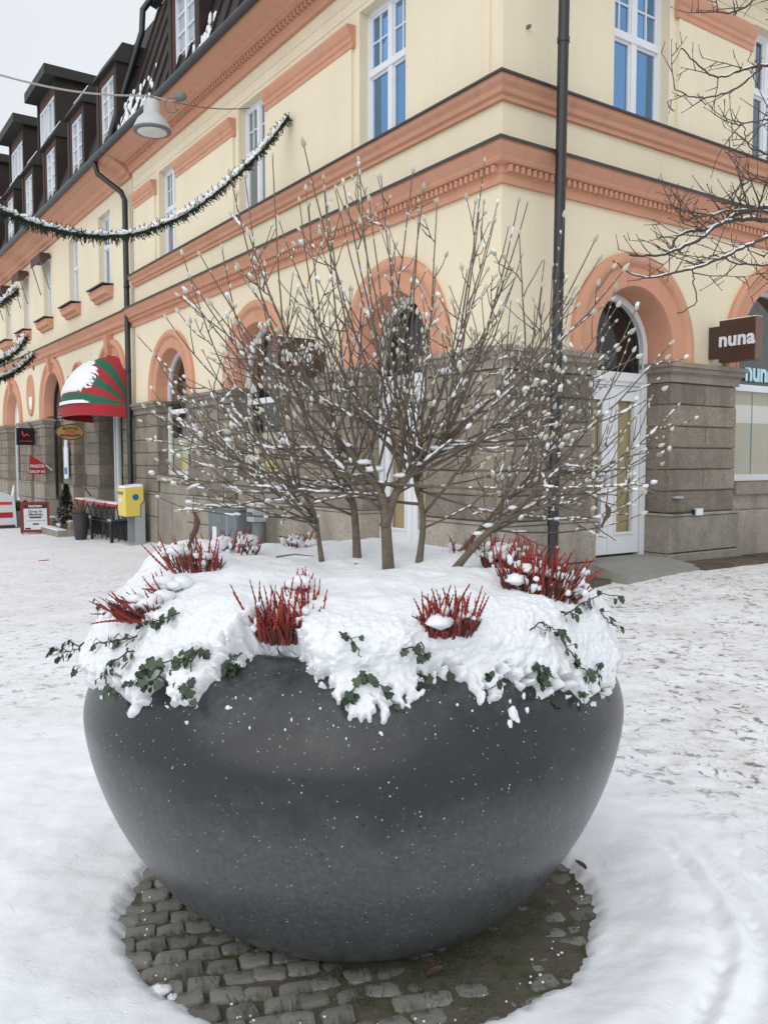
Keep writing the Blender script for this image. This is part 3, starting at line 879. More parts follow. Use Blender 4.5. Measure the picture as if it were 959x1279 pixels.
# ------------------------------------------------------------------ the corner building
YEND = 11.62
XEND = 10.5
def corner_building():
    g = random.Random(8)
    B = empty('corner_building', (CX, CY, 0), YAW, 'cream stucco corner building with coral mouldings and grey stone ground floor', 'building')
    LW = [(1.70,2.70),(5.38,6.32),(9.10,10.02)]
    RW = [(1.69,2.67),(4.42,5.40),(7.6,8.6)]
    wz0, wz1 = 5.42, 7.20
    mb = MB()
    wall_bay(mb, FL, .42, 3.85, 1.95, .74); wall_bay(mb, FL, 3.85, 7.6, 5.72, .86); wall_bay(mb, FL, 7.6, YEND, 9.45, .86)
    wall_windows(mb, FL, .42, YEND, 4.42, 8.0, LW, wz0, wz1)
    mb.build('wall', M['stucco'], B)
    mb = MB()
    wall_bay(mb, FR, 0, 3.6, 2.11, .72); wall_bay(mb, FR, 3.6, 6.9, 5.21, 1.07)
    fbox(mb, FR, 6.9, XEND, -.42, 0, 2.70, 4.42)
    wall_windows(mb, FR, 0, XEND, 4.42, 8.0, RW, wz0, wz1)
    mb.build('wall', M['stucco'], B)
    # raised panels between the windows, each with a coral label moulding
    lab = [(0,6.80),(.055,6.80),(.055,6.86),(.075,6.88),(.075,6.93),(.10,6.96),(.13,7.03),(.135,7.07),(0,7.08)]
    for F, spans in ((FL, [(2.84,5.22),(6.46,8.94),(10.18,YEND-.28)]), (FR, [(2.80,4.26),(5.55,7.45)])):
        for a, b in spans:
            p = MB(); fbox(p, F, a, b, -.01, .04, 5.43, 6.80); p.build('wall_panel', M['stucco'], B)
            straight_sweep(B, 'label_moulding', F, lab, 'coral', a-.05, b+.05)
    # thin grooves: two flat fillets under the eaves
    for z in (7.26, 7.42):
        corner_sweep(B, 'fillet', [(-.01,z),(.010,z),(.010,z+.018),(-.01,z+.018)], 'stucco', YEND, XEND)
    # conduit and pipe clips near the corner
    p = MB(); fbox(p, FL, .18, .26, 0, .035, 5.52, 8.0); p.build('cable_duct', M['stucco'], B)
    p = MB(); fbox(p, FR, .32, .345, 0, .05, 6.0, 6.03); p.build('wall_hook', M['cable_dark'], B)
    # belt course with dentils, sill course, main cornice
    corner_sweep(B, 'belt_cornice', [(-.02,4.36),(.045,4.36),(.045,4.445),(.06,4.455),(.06,4.53),(.13,4.545),(.15,4.57),(.155,4.59),(.21,4.65),(.235,4.68),(.235,4.715),(-.02,4.73)], 'coral', YEND+.0, XEND)
    corner_sweep(B, 'flashing', [(-.02,4.735),(.255,4.717),(.262,4.70),(.270,4.70),(.270,4.728),(-.02,4.752)], 'flashing', YEND, XEND)
    corner_sweep(B, 'sill_cornice', [(-.02,5.19),(.05,5.19),(.055,5.23),(.09,5.25),(.105,5.30),(.15,5.34),(.165,5.375),(.165,5.395),(-.02,5.40)], 'coral', YEND-.1, XEND)
    corner_sweep(B, 'flashing', [(-.02,5.405),(.185,5.397),(.190,5.385),(.197,5.385),(.197,5.410),(-.02,5.420)], 'flashing', YEND-.1, XEND)
    gs = random.Random(12)
    ls = MB()
    for F, smax in ((FL, YEND-.3), (FR, XEND-.3)):
        for oo, zz in ((.232, 4.738), (.165, 5.412)):
            x = .1
            while x < smax:
                L_ = gs.uniform(.2, 1.1)
                if gs.random() < .55:
                    n_ = max(4, int(L_/.06)); pts = [F(x+L_*i/n_, oo-gs.uniform(0,.03), zz+.002) for i in range(n_+1)]
                    rr = [gs.uniform(.003,.011)*math.sin(math.pi*min(.97,max(.03,i/n_)))**.5 for i in range(n_+1)]
                    ls.tube(pts, rr, 6)
                x += L_+gs.uniform(.1,.5)
    tag(ls.build('ledge_snow', M['snow'], B, True), None, None, None, 'stuff')
    d = MB()
    y = .0
    while y < YEND-.1:
        fbox(d, FL, y, y+.045, .055, .115, 4.462, 4.528); fbox(d, FR, y, y+.045, .055, .115, 4.462, 4.528) if y < XEND-.2 else None
        y += .085
    tag(d.build('dentils', M['coral'], B), None, None, None, 'stuff')
    prof = [(-.02,7.60),(.06,7.60),(.07,7.66),(.085,7.67),(.085,7.70),(.10,7.71),(.10,7.775),(.19,7.79),(.21,7.80),(.25,7.81),(.27,7.825),(.40,7.86),(.52,7.90),(.55,7.92),(.56,7.96),(-.02,8.0)]
    corner_sweep(B, 'main_cornice', prof, 'coral', YEND, XEND)
    d = MB(); y = .0
    while y < YEND-.1:
        fbox(d, FL, y, y+.055, .095, .17, 7.715, 7.77); fbox(d, FR, y, y+.055, .095, .17, 7.715, 7.77) if y < XEND-.2 else None
        y += .105
    tag(d.build('cornice_dentils', M['coral'], B), None, None, None, 'stuff')
    # gutters
    gut = MB(); gut.tube([(-.62, YEND, 7.95), (-.62,-.62,7.95), (XEND,-.62,7.95)], .07, 10); gut.build('gutter', M['black_metal'], B, 40)
    # stone ground floor
    pier(B, FR, -.03, 1.41, g, False, True); pier(B, FR, 2.79, 4.17, g); pier(B, FR, 6.25, XEND, g, True, False)
    pier(B, FL, .055, 1.27, g, False, True); pier(B, FL, 2.63, 4.90, g); pier(B, FL, 6.54, 8.63, g); pier(B, FL, 10.27, YEND-.02, g, True, False)
    # arches
    arch_trim(B, FR, 2.11, .68, .40, .40); arch_trim(B, FR, 5.21, 1.02, .32, .30)
    arch_trim(B, FL, 1.95, .70, .42, .34); arch_trim(B, FL, 5.72, .82, .36, .26); arch_trim(B, FL, 9.45, .82, .36, .26)
    # upper windows
    for i, (a, b) in enumerate(LW): sash_window(B, FL, a, b, wz0, wz1, -.16, ('glass_blue','glass_pale','glass_pale')[i])
    for i, (a, b) in enumerate(RW): sash_window(B, FR, a, b, wz0, wz1, -.16, ('glass_blue','glass_grey','glass_grey')[i])
    # arched shop windows in the left facade
    def arched(F, c, r, o, zsill, ztr, glass, m='white'):
        fr = MB(); t = .07
        fprism(fr, F, [(c-r,zsill),(c-r+t,zsill),(c-r+t,SPRING)]+arc(c,SPRING,r-t,180,0)[1:]+[(c+r-t,zsill),(c+r,zsill),(c+r,SPRING)]+arc(c,SPRING,r,0,180)[1:], o-.04, o+.03)
        fbox(fr,F,c-r+t,c+r-t,o-.04,o+.035,ztr-.045,ztr+.045); fbox(fr,F,c-r+t,c+r-t,o-.04,o+.04,zsill,zsill+.08)
        w = fr.build('window', M[m], B)
        p = MB(); fbox(p,F,c-r+t-.01,c+r-t+.01,o-.01,o-.004,zsill+.07,ztr-.04); p.build('pane', M[glass], w)
        p = MB(); fprism(p,F,[(c-r+t-.01,ztr+.04),(c-r+t-.01,SPRING)]+arc(c,SPRING,r-t+.01,180,0)[1:]+[(c+r-t+.01,ztr+.04)],o-.01,o-.004); p.build('pane', M[glass], w)
        return w
    arched(FL, 5.72, .82, -.24, 1.20, 2.47, 'glass'); arched(FL, 9.45, .82, -.24, 1.20, 2.47, 'glass')
    for c in (5.72, 9.45):
        s = MB(); fbox(s, FL, c-.82, c+.82, -.3, .05, 1.08, 1.19); s.build('window_sill', M['cap'], B)
        s = MB(); fbox(s, FL, c-.80, c+.80, -.42, -.02, .83, 1.08); s.build('apron', M['plinth'], B)
        stone_block(B, FL, c-.79, c, -.75, .83, -.43, .03, 'plinth_slab', 'plinth'); stone_block(B, FL, c, c+.79, -.75, .83, -.43, .03, 'plinth_slab', 'plinth')
        q = MB(); fbox(q, FL, c-.75, c+.75, -.31, -.30, 1.22, 1.95); q.build('blind', M['blind'], B)
        q = MB(); fbox(q, FL, c-.5, c+.3, -.295, -.28, 1.3, 1.55); q.build('display_card', M['yellow'], B)
    # the wide shop window on the right with its fascia
    F, c, r, o = FR, 5.21, 1.02, -.26
    arched(FR, c, r, o, 1.21, 2.50, 'glass')
    s = MB(); fbox(s, FR, c-r-.0, c+r+.0, -.34, .05, 1.04, 1.20); s.build('window_sill', M['cap'], B)
    s = MB(); fbox(s, FR, c-r+.01, c+r-.01, -.42, -.01, .83, 1.04); s.build('apron', M['plinth'], B)
    stone_block(B, FR, c-r+.01, c, -.75, .83, -.43, .06, 'plinth_slab', 'plinth'); stone_block(B, FR, c, c+r-.01, -.75, .83, -.43, .06, 'plinth_slab', 'plinth')
    for a, b, z0, z1, mm in ((c-r,c+r,1.1,1.30,'blind_white'),(c-r,c+r,1.30,2.02,'blind'),(c-r,c+r,2.02,2.27,'blind_white'),(c-r,c+r,2.27,2.50,'blind')):
        q = MB(); fbox(q, FR, a+.02, b-.02, -.30, -.292+(.004 if mm == 'blind_white' else 0), z0, z1); q.build('blind', M[mm], B)
    q = MB(); fbox(q, FR, 5.02, 5.035, -.287, -.283, 1.3, 2.45); q.build('blind_edge', M['teal'], B)
    fa = MB(); fprism(fa, FR, [(c-r+.06,2.56),(c-r+.06,SPRING)]+arc(c,SPRING,r-.06,180,0)[1:]+[(c+r-.06,2.56)], -.32, -.30); fa.build('fascia', M['black'], B)
    me = text_mesh('nuna', .36, .004, .012); o_ = link('lettering', me, M['letter_blue'], B, False, FR(5.12, -.245, 2.72), (R_(90), 0, 0))
    # recessed white double doors
    def doors(F, c, r, o, z0, ztr, mirror, glass2):
        fr = MB(); t = .09
        fprism(fr, F, [(c-r,z0),(c-r+t,z0),(c-r+t,SPRING)]+arc(c,SPRING,r-t,180,0)[1:]+[(c+r-t,z0),(c+r,z0),(c+r,SPRING)]+arc(c,SPRING,r,0,180)[1:], o-.06, o+.05)
        fprism(fr, F, [(c-r+.03,z0),(c-r+t+.015,z0),(c-r+t+.015,SPRING)]+arc(c,SPRING,r-t-.015,180,0)[1:]+[(c+r-t-.015,z0),(c+r-.03,z0),(c+r-.03,SPRING)]+arc(c,SPRING,r-.03,0,180)[1:], o+.05, o+.075)
        for q0, q1, pr in ((0,.05,.06),(.05,.12,.085),(.12,.16,.06)): fbox(fr,F,c-r+t,c+r-t,o-.05,o+pr,ztr+q0,ztr+q1)
        dr = fr.build('door', M['white'], B)
        p = MB(); fprism(p,F,[(c-r+t,ztr+.16),(c-r+t,SPRING)]+arc(c,SPRING,r-t,180,0)[1:]+[(c+r-t,ztr+.16)],o-.02,o-.012); p.build('fanlight', M['glass_dark'], dr)
        for sgn in (-1, 1):
            a, b = (c-r+t+.004, c-.004) if sgn < 0 else (c+.004, c+r-t-.004)
            st = .125; zb, zt = z0+.03, ztr-.005
            l = MB()
            fbox(l,F,a,a+st,o-.03,o+.03,zb,zt); fbox(l,F,b-st,b,o-.03,o+.03,zb,zt)
            fbox(l,F,a+st,b-st,o-.03,o+.03,zb,zb+.26); fbox(l,F,a+st,b-st,o-.03,o+.03,zt-.17,zt)
            lf = l.build('door_leaf', M['white'], dr)
            mo = MB(); i0,i1,k0,k1 = a+st, b-st, zb+.26, zt-.17
            for (x0,x1,y0,y1) in ((i0-.02,i0+.012,k0-.02,k1+.02),(i1-.012,i1+.02,k0-.02,k1+.02),(i0+.012,i1-.012,k0-.02,k0+.012),(i0+.012,i1-.012,k1-.012,k1+.02)):
                fbox(mo,F,x0,x1,o+.031,o+.045,y0,y1)
            mo.build('glazing_bead', M['white'], dr)
            p = MB(); fbox(p,F,i0,i1,o-.008,o-.002,k0,k1); p.build('pane', M['glass'], dr)
            h = MB(); hz = (zb+zt)/2-.1; hx = a+.06 if sgn > 0 else b-.06
            fbox(h,F,hx-.02,hx+.02,o+.03,o+.04,hz-.10,hz+.10); h.tube([F(hx,o+.04,hz+.03),F(hx,o+.09,hz+.03),F(hx+.11*sgn,o+.09,hz+.03)],.010,8); h.build('door_handle', M['grey_metal'], dr)
        q = MB(); fbox(q,F,c-r+.05,c+r-.05,o-.06,o-.05,z0+.05,ztr-.02); q.build('door_curtain', M['ochre'], dr)
        th = MB(); fbox(th,F,c-r,c+r,-.5,-.02,z0-.5,z0); th.build('threshold', M['ramp'], B)
        return dr
    doors(FR, 2.11, .68, -.38, .30, 2.42, False, None)
    doors(FL, 1.95, .70, -.32, .32, 2.42, False, None)
    # letter plate and door opener on the jamb
    h = MB(); fbox(h, FR, 2.86, 3.03, .03, .075, 1.02, 1.05); h.tube([FR(2.78,-.3,1.12),FR(2.86,.05,1.035)],.006,6); h.build('grab_rail', M['grey_metal'], B)
    h = MB(); fbox(h, FR, 3.22, 3.36, .085, .125, .80, .885); h.build('lamp_box', M['sticker'], B)
    h = MB(); fbox(h, FR, 3.185, 3.22, .085, .115, .81, .875); h.tube([FR(2.80,-.30,.845),FR(2.80,.095,.835),FR(3.2,.095,.84)],.008,6); h.build('cable', M['black_metal'], B)
    # downpipes: the black one beside the corner on the right facade
    dp = MB(); dp.tube([FR(.575,.31,8.0),FR(.478,.31,.10)], .058, 12)
    for z in (7.0,5.8,3.4,1.9,.8): dp.tube([FR(.477+.0123*z,.31,z),FR(.477+.0123*z,.31,z+.05)], .066, 12)
    d_ = dp.build('downpipe', M['black_metal'], B, 40)
    st = MB(); fbox(st, FR, .47, .52, .372, .376, 1.52, 1.58); st.build('sticker', M['sticker'], d_)
    # roof: steep lower slope, eave strip, shallow upper slope
    lo = [(.50,7.98),(.42,8.02),(-.62,11.18)]
    corner_sweep(B, 'roof', lo, 'roof', YEND, XEND)
    corner_sweep(B, 'roof_eave', [(-.60,11.16),(-.46,11.20),(-.44,11.28),(-.50,11.36),(-.70,11.40)], 'roof_green', YEND, XEND)
    corner_sweep(B, 'upper_roof', [(-.66,11.38),(-5.0,13.6)], 'roof', YEND, XEND)
    seam = MB()
    y = .4
    while y < YEND-.2:
        seam.hexa([FL(y,.43,8.02),FL(y+.03,.43,8.02),FL(y+.03,.46,8.03),FL(y,.46,8.03),FL(y,-.61,11.16),FL(y+.03,-.61,11.16),FL(y+.03,-.58,11.17),FL(y,-.58,11.17)]); y += .52
    seam.build('roof_seams', M['roof'], B)
    sn = MB(); gg = random.Random(77)
    for k in range(230):
        s = gg.choice([6.9, 9.9, 10.7, 11.2, 3.3]) + gg.gauss(0, .16); z = 8.05 + abs(gg.gauss(0, .45))
        oo = .42-(z-8.02)*.329
        sn.blob(FL(s, oo+.01, z), .03, .04+gg.random()*.06, .04+gg.random()*.07, 6, 4, None, k, .3)
    tag(sn.build('roof_snow', M['snow'], B, True), 'snow patches clinging to the dark roof above the gutter', None, None, 'stuff')
    ln = MB(); ln.tube([FL(.5,.60,8.03),FL(YEND,.60,8.03)], .022, 6); ln.build('gutter_snow', M['snow'], B)
    for c in (.6, 4.2, 7.88): dormer(B, c, .56, 8.40, 9.86)
    rp = MB(); rp.tube([FL(11.35,-.38,11.2),FL(11.4,-.22,10.95),FL(11.42,-.20,10.5),FL(11.8,.35,8.5),FL(11.85,.42,8.1)], .065, 10); rp.build('roof_pipe', M['black_metal'], B, 40)
    # party wall inside and floor slab so the rooms are dark
    q = MB(); q.box(.9,.95,.9,YEND,-1,11); q.box(.95,XEND,.9,.95,-1,11); q.box(.0,XEND,YEND-.02,YEND-.0,-1,8); q.build('inner_partition', M['interior'], B)
    q = MB(); q.box(.43,.9,.9,YEND-.03,4.75,4.8); q.box(.43,XEND,.43,.9,4.75,4.8); q.build('floor_slab', M['interior'], B)
    return B
def dormer(B, c, hw, z0, z1, o=.30, m='roof', wide=.16):
    # box dormer set in the steep slope: cheeks, hood, frame, casements
    d = MB(); a, b = c-hw, c+hw
    zt = z1
    fbox(d, FL, a-wide, a, -.85, o, 8.05, zt); fbox(d, FL, b, b+wide, -.85, o, 8.05, zt)
    fbox(d, FL, a, b, .0, o, 8.05, z0-.02)
    dm = d.build('dormer', M['roof'], B)
    h = MB(); h.hexa([FL(a-wide-.05,-.95,zt),FL(b+wide+.05,-.95,zt),FL(b+wide+.05,o+.10,zt),FL(a-wide-.05,o+.10,zt),FL(a-wide-.02,-.95,zt+.42),FL(b+wide+.02,-.95,zt+.42),FL(b+wide+.02,o-.14,zt+.42),FL(a-wide-.02,o-.14,zt+.42)])
    h.build('dormer_hood', M['roof_green'], dm)
    f = MB(); fbox(f,FL,a,a+.09,o-.2,o-.02,z0-.02,zt); fbox(f,FL,b-.09,b,o-.2,o-.02,z0-.02,zt); fbox(f,FL,a+.09,b-.09,o-.2,o-.02,zt-.14,zt); f.build('dormer_frame', M['red_brown'], dm)
    a += .09; b -= .09; z1_ = zt-.14
    w = MB(); t = .05
    fbox(w,FL,a,a+t,o-.14,o-.05,z0,z1_); fbox(w,FL,b-t,b,o-.14,o-.05,z0,z1_); fbox(w,FL,a+t,b-t,o-.14,o-.05,z0,z0+t); fbox(w,FL,a+t,b-t,o-.14,o-.05,z1_-t,z1_)
    m_ = (a+b)/2
    fbox(w,FL,m_-.035,m_+.035,o-.14,o-.05,z0+t,z1_-t)
    for q in range(1,4):
        z = z0+(z1_-z0)*q/4
        fbox(w,FL,a+t,m_-.035,o-.12,o-.07,z-.015,z+.015); fbox(w,FL,m_+.035,b-t,o-.12,o-.07,z-.015,z+.015)
    w.build('dormer_window', M['white'], dm)
    p = MB(); fbox(p,FL,a+t,b-t,o-.105,o-.098,z0+t,z1_-t); p.build('dormer_pane', M['glass_curtain'], dm)
    s = MB(); fbox(s,FL,a-wide+.02,b+wide,o-.22,o-.145,zt+.424,zt+.45); s.build('hood_snow', M['snow'], dm)
corner = corner_building()

# ------------------------------------------------------------------ the neighbour along the street
def street_building():
    g = random.Random(18)
    B = empty('street_building', (CX, CY, 0), YAW, 'long cream building with dormered dark roof beyond the left downpipe', 'building')
    S0, S1 = YEND+.02, 46.0
    wins = [(13.20,14.12),(15.92,16.78),(18.75,19.58),(21.50,22.26),(24.2,25.05),(27.0,27.9),(29.8,30.7)]
    wz0, wz1 = 5.55, 7.25
    A = dict(c=13.25, r=.76, w=.40); Bc = dict(c=18.75, r=1.02, w=.42); Cc = dict(c=24.2, r=1.02, w=.42)
    mb = MB()
    wall_bay(mb, FL, S0, 14.9, 13.25, .80, spring=3.1)
    wall_bay(mb, FL, 14.9, 16.9, 16.02, .32, zb=2.70, spring=3.55)
    wall_bay(mb, FL, 16.9, 21.0, 18.75, 1.06, spring=2.95)
    fbox(mb, FL, 21.0, 22.6, -.42, 0, 2.70, 4.42)
    wall_bay(mb, FL, 22.6, 26.5, 24.2, 1.06, spring=2.75)
    fbox(mb, FL, 26.5, S1, -.42, 0, 2.70, 4.42)
    wall_windows(mb, FL, S0, S1, 4.42, 7.9, wins, wz0, wz1)
    mb.build('wall', M['stucco'], B)
    straight_sweep(B, 'belt_cornice', FL, [(-.02,4.38),(.05,4.38),(.06,4.44),(.12,4.48),(.14,4.56),(.20,4.64),(.215,4.70),(-.02,4.72)], 'coral', S0, S1)
    straight_sweep(B, 'flashing', FL, [(-.02,4.722),(.235,4.705),(.245,4.69),(.25,4.69),(.25,4.72),(-.02,4.745)], 'flashing', S0, S1)
    straight_sweep(B, 'main_cornice', FL, [(-.02,7.52),(.06,7.52),(.07,7.58),(.14,7.62),(.17,7.70),(.36,7.80),(.38,7.84),(.50,7.88),(.56,7.94),(-.02,7.96)], 'coral', S0, S1)
    gt = MB(); gt.tube([FL(S0,.62,7.95),FL(S1,.62,7.95)], .07, 8); gt.build('gutter', M['black_metal'], B, 40)
    for i, (a, b) in enumerate(wins):
        sash_window(B, FL, a, b, wz0, wz1, -.16, 'glass_curtain' if i else 'glass_pale', False)
        c = (a+b)/2
        straight_sweep(B, 'window_sill', FL, [(-.02,5.22),(.08,5.22),(.10,5.28),(.18,5.32),(.20,5.42),(.24,5.46),(-.02,5.50)], 'coral', c-.62, c+.62)
        f = MB(); fbox(f, FL, c-.64, c+.64, -.1, .27, 5.502, 5.53); f.build('sill_flashing', M['flashing'], B)
        if i in (2, 3, 4):
            bl = MB(); fbox(bl, FL, a-.14, b+.14, .04, .30, 7.16, 7.30); fbox(bl, FL, a-.14, b+.14, .30, .32, 7.04, 7.28)
            bl.build('window_awning', M['red_brown'], B)
            for x in (a-.1, b+.1):
                ar = MB(); ar.tube([FL(x,.30,7.14),FL(x,.06,6.3)], .015, 6); ar.build('awning_arm', M['grey_dark'], B)
    # rusticated ground floor
    for a, b in ((S0+.02,12.49),(14.35,15.45),(16.6,17.73),(19.77,21.05),(21.6,23.18),(25.22,28.0),(28.0,33.0)):
        pier(B, FL, a, b, g, True, True, -1.6, .8)
    q = MB(); fbox(q, FL, 21.05, 21.6, -.40, -.05, -1.2, 2.7); q.build('pier_core', M['stone'], B)
    def trim(c, r, w, sp, key=None, zb=2.70): arch_trim(B, FL, c, r, w, .30, zb, sp, key)
    trim(13.25, .76, .42, 3.1, 4.37); trim(16.02, .28, .20, 3.55, None); trim(18.75, 1.02, .42, 2.95, 4.37); trim(24.2, 1.02, .42, 2.75, 4.37)
    n_ = MB(); fprism(n_, FL, [(15.74,2.70),(15.74,3.55)]+arc(16.02,3.55,.28,180,0)[1:]+[(16.30,2.70)], -.31, -.25); n_.build('niche_back', M['coral'], B)
    # oval niche with its ring
    rows = []
    for i in range(25):
        a = 2*math.pi*i/24
        rows.append([FL(21.5+math.cos(a)*(.32+q)*.95, o, 3.50+math.sin(a)*(.48+q)) for q, o in ((-.06,.012),(0,.03),(.05,.06),(.14,.06),(.17,.0))])
    MB().grid(rows).build('oval_surround', M['coral'], B, 40)
    ov = MB(); fprism(ov, FL, [(21.5+.26*math.cos(2*math.pi*i/24), 3.5+.43*math.sin(2*math.pi*i/24)) for i in range(24)], .002, .012); ov.build('oval_panel', M['coral'], B)
    ov = MB(); fprism(ov, FL, [(21.5+.24*math.cos(R_(a)), 3.46+.40*math.sin(R_(a))) for a in range(180, 361, 15)], .013, .03); ov.build('oval_snow', M['blind_white'], B)
    # openings
    def glazed(c, r, sp, z0, o, m, glass, zt=2.62, posts=()):
        fr = MB(); t = .07
        fprism(fr, FL, [(c-r,z0),(c-r+t,z0),(c-r+t,sp)]+arc(c,sp,r-t,180,0)[1:]+[(c+r-t,z0),(c+r,z0),(c+r,sp)]+arc(c,sp,r,0,180)[1:], o-.05, o+.03)
        fbox(fr,FL,c-r+t,c+r-t,o-.05,o+.03,zt-.05,zt+.05); fbox(fr,FL,c-r+t,c+r-t,o-.05,o+.03,z0,z0+.1)
        for x in posts: fbox(fr,FL,x-.04,x+.04,o-.05,o+.035,z0+.1,zt-.05)
        w = fr.build('shop_window', M[m], B)
        p = MB(); fbox(p,FL,c-r+t,c+r-t,o-.012,o-.006,z0+.1,zt-.05); p.build('pane', M['glass'], w)
        p = MB(); fprism(p,FL,[(c-r+t,zt+.05),(c-r+t,sp)]+arc(c,sp,r-t,180,0)[1:]+[(c+r-t,zt+.05)],o-.012,o-.006); p.build('pane', M[glass], w)
        return w
    glazed(13.25, .76, 3.1, .15, -.27, 'white', 'glass_grey', 2.62, (13.75,))
    w = glazed(18.75, 1.02, 2.95, .35, -.27, 'dark_frame', 'glass_grey', 2.55, (18.1,))
    link('lettering', text_mesh('Allmor', .42, .003, .006), M['pink_letter'], w, False, FL(18.7,-.24,2.85), (R_(90),0,R_(-90)))
    w = glazed(24.2, 1.02, 2.75, .10, -.27, 'white', 'blind_white', 2.45, (23.6,))
    # garments and goods behind the glass
    for c, mm, z in ((13.0,'blue',1.5),(13.5,'wood_brown',1.9),(13.35,'yellow',.9),(18.4,'wood_brown',1.5),(18.9,'blue',.9),(19.2,'red_dark',1.3)):
        q = MB(); q.blob(FL(c,-.62,z), .12, .22, .36, 8, 6, None, int(c*9), .2); q.build('shop_goods', M[mm], B, True)
    # door in the recess between the awning and the arch
    d = MB(); fbox(d,FL,15.45,16.60,-.30,-.24,.05,2.69); d.build('side_door', M['stone'], B)
    d = MB(); fbox(d,FL,15.47,15.56,-.24,-.18,.1,2.6); d.build('door_post', M['white'], B)
    d = MB(); fbox(d,FL,16.1,16.22,-.24,-.21,1.15,1.35); d.build('intercom', M['black'], B)
    d = MB(); d.tube([FL(15.4,.06,1.15),FL(15.3,.10,.75),FL(14.9,.10,.62)],.018,6); d.build('hand_rail', M['black_metal'], B)
    # black downpipe where the two houses meet
    dp = MB(); dp.tube([FL(12.25,.60,7.9),FL(12.2,.55,7.65),FL(11.86,.16,7.25),FL(11.72,.13,7.05),FL(11.66,.13,-.3)], .06, 12)
    for z in (6.2,5.2,3.4,2.0,.9): dp.tube([FL(11.68,.135,z),FL(11.68,.135,z+.05)], .069, 12)
    dp.build('downpipe', M['black_metal'], B, 40)
    dp = MB()
    for s, z in ((12.0,3.62),(17.0,3.62),(21.0,4.25)): fbox(dp, FL, s, s+.05, 0, .04, z, z+.12)
    dp.build('wall_bracket', M['grey_dark'], B)
    # roof with two rows of dormers
    def strip(name, prof, m): MB().grid([[FL(S0,o,z) for o, z in prof],[FL(S1,o,z) for o, z in prof]]).build(name, M[m], B)
    strip('roof', [(.50,7.98),(.42,8.02),(-.62,11.05)], 'roof')
    strip('upper_roof', [(-.60,11.02),(-.66,11.10),(-6.5,14.9)], 'roof')
    for c in (12.34, 14.8, 17.36, 19.94, 22.5, 25.08, 27.66): dormer(B, c, .56, 8.40, 9.86)
    for c in (22.4, 26.9, 31.4):
        a, b = c-1.05, c+1.05
        d = MB(); fbox(d,FL,a-.12,a,-4.2,-.85,11.0,13.25); fbox(d,FL,b,b+.12,-4.2,-.85,11.0,13.25); fbox(d,FL,a,b,-1.0,-.85,11.0,11.7); dm = d.build('dormer', M['roof'], B)
        h = MB(); fbox(h,FL,a-.3,b+.3,-4.6,-.50,13.25,13.55); h.build('dormer_hood', M['roof_green'], dm)
        f = MB(); fbox(f,FL,a,b,-1.0,-.90,12.85,13.25); f.build('dormer_frame', M['red_brown'], dm)
        for s in (-1, 1):
            x0, x1 = (a+.05, c-.04) if s < 0 else (c+.04, b-.05)
            w = MB(); t = .07
            fbox(w,FL,x0,x0+t,-.98,-.90,11.7,12.85); fbox(w,FL,x1-t,x1,-.98,-.90,11.7,12.85); fbox(w,FL,x0+t,x1-t,-.98,-.90,11.7,11.77); fbox(w,FL,x0+t,x1-t,-.98,-.90,12.78,12.85)
            xm = (x0+x1)/2; fbox(w,FL,xm-.03,xm+.03,-.98,-.91,11.77,12.78)
            ww = w.build('dormer_window', M['white'], dm)
            p = MB(); fbox(p,FL,x0+t,x1-t,-.955,-.95,11.77,12.78); p.build('dormer_pane', M['glass_curtain'], ww)
    q = MB(); q.box(1.0,1.05,S0,S1,-1,11); q.build('inner_partition', M['interior'], B)
    ln = MB(); ln.tube([FL(S0,.60,8.03),FL(S1,.60,8.03)], .02, 6); ln.build('gutter_snow', M['snow'], B)
    return B
street = street_building()

# paving along the right facade and the ramp at the door
pv = empty('wall_paving', (CX, CY, 0), YAW); tag(pv, 'strip of brown paving slabs along the foot of the stone wall', None, None, 'structure')
gq = random.Random(5)
x = 2.75
while x < 9:
    w = gq.uniform(.38, .62)
    for k in range(2):
        mb = MB(); z = .165+gq.uniform(-.012,.012)
        mb.box(x+.006, x+w-.006, -.09-.26*(k+1)+.006, -.09-.26*k-.006, z-.15, z+.055)
        mb.build('paving_slab', M['paving'], pv)
    x += w
x = .05
while x < 1.3:
    w = gq.uniform(.35,.5); mb = MB(); mb.box(x+.006,x+w-.006,-.36,-.09,.0,.165+gq.uniform(-.01,.02)); mb.build('paving_slab', M['paving'], pv); x += w
rp = MB(); rp.hexa([FR(1.45,.52,-.2),FR(2.86,.52,-.2),FR(2.78,-.02,-.2),FR(1.43,-.02,-.2),FR(1.45,.52,.205),FR(2.86,.52,.21),FR(2.78,-.02,.298),FR(1.43,-.02,.298)])
o = rp.build('door_ramp', M['ramp'], None); o.location = (CX, CY, 0); o.rotation_euler = (0,0,YAW)
tag(o, 'worn grey concrete ramp in front of the recessed white door', 'ramp')
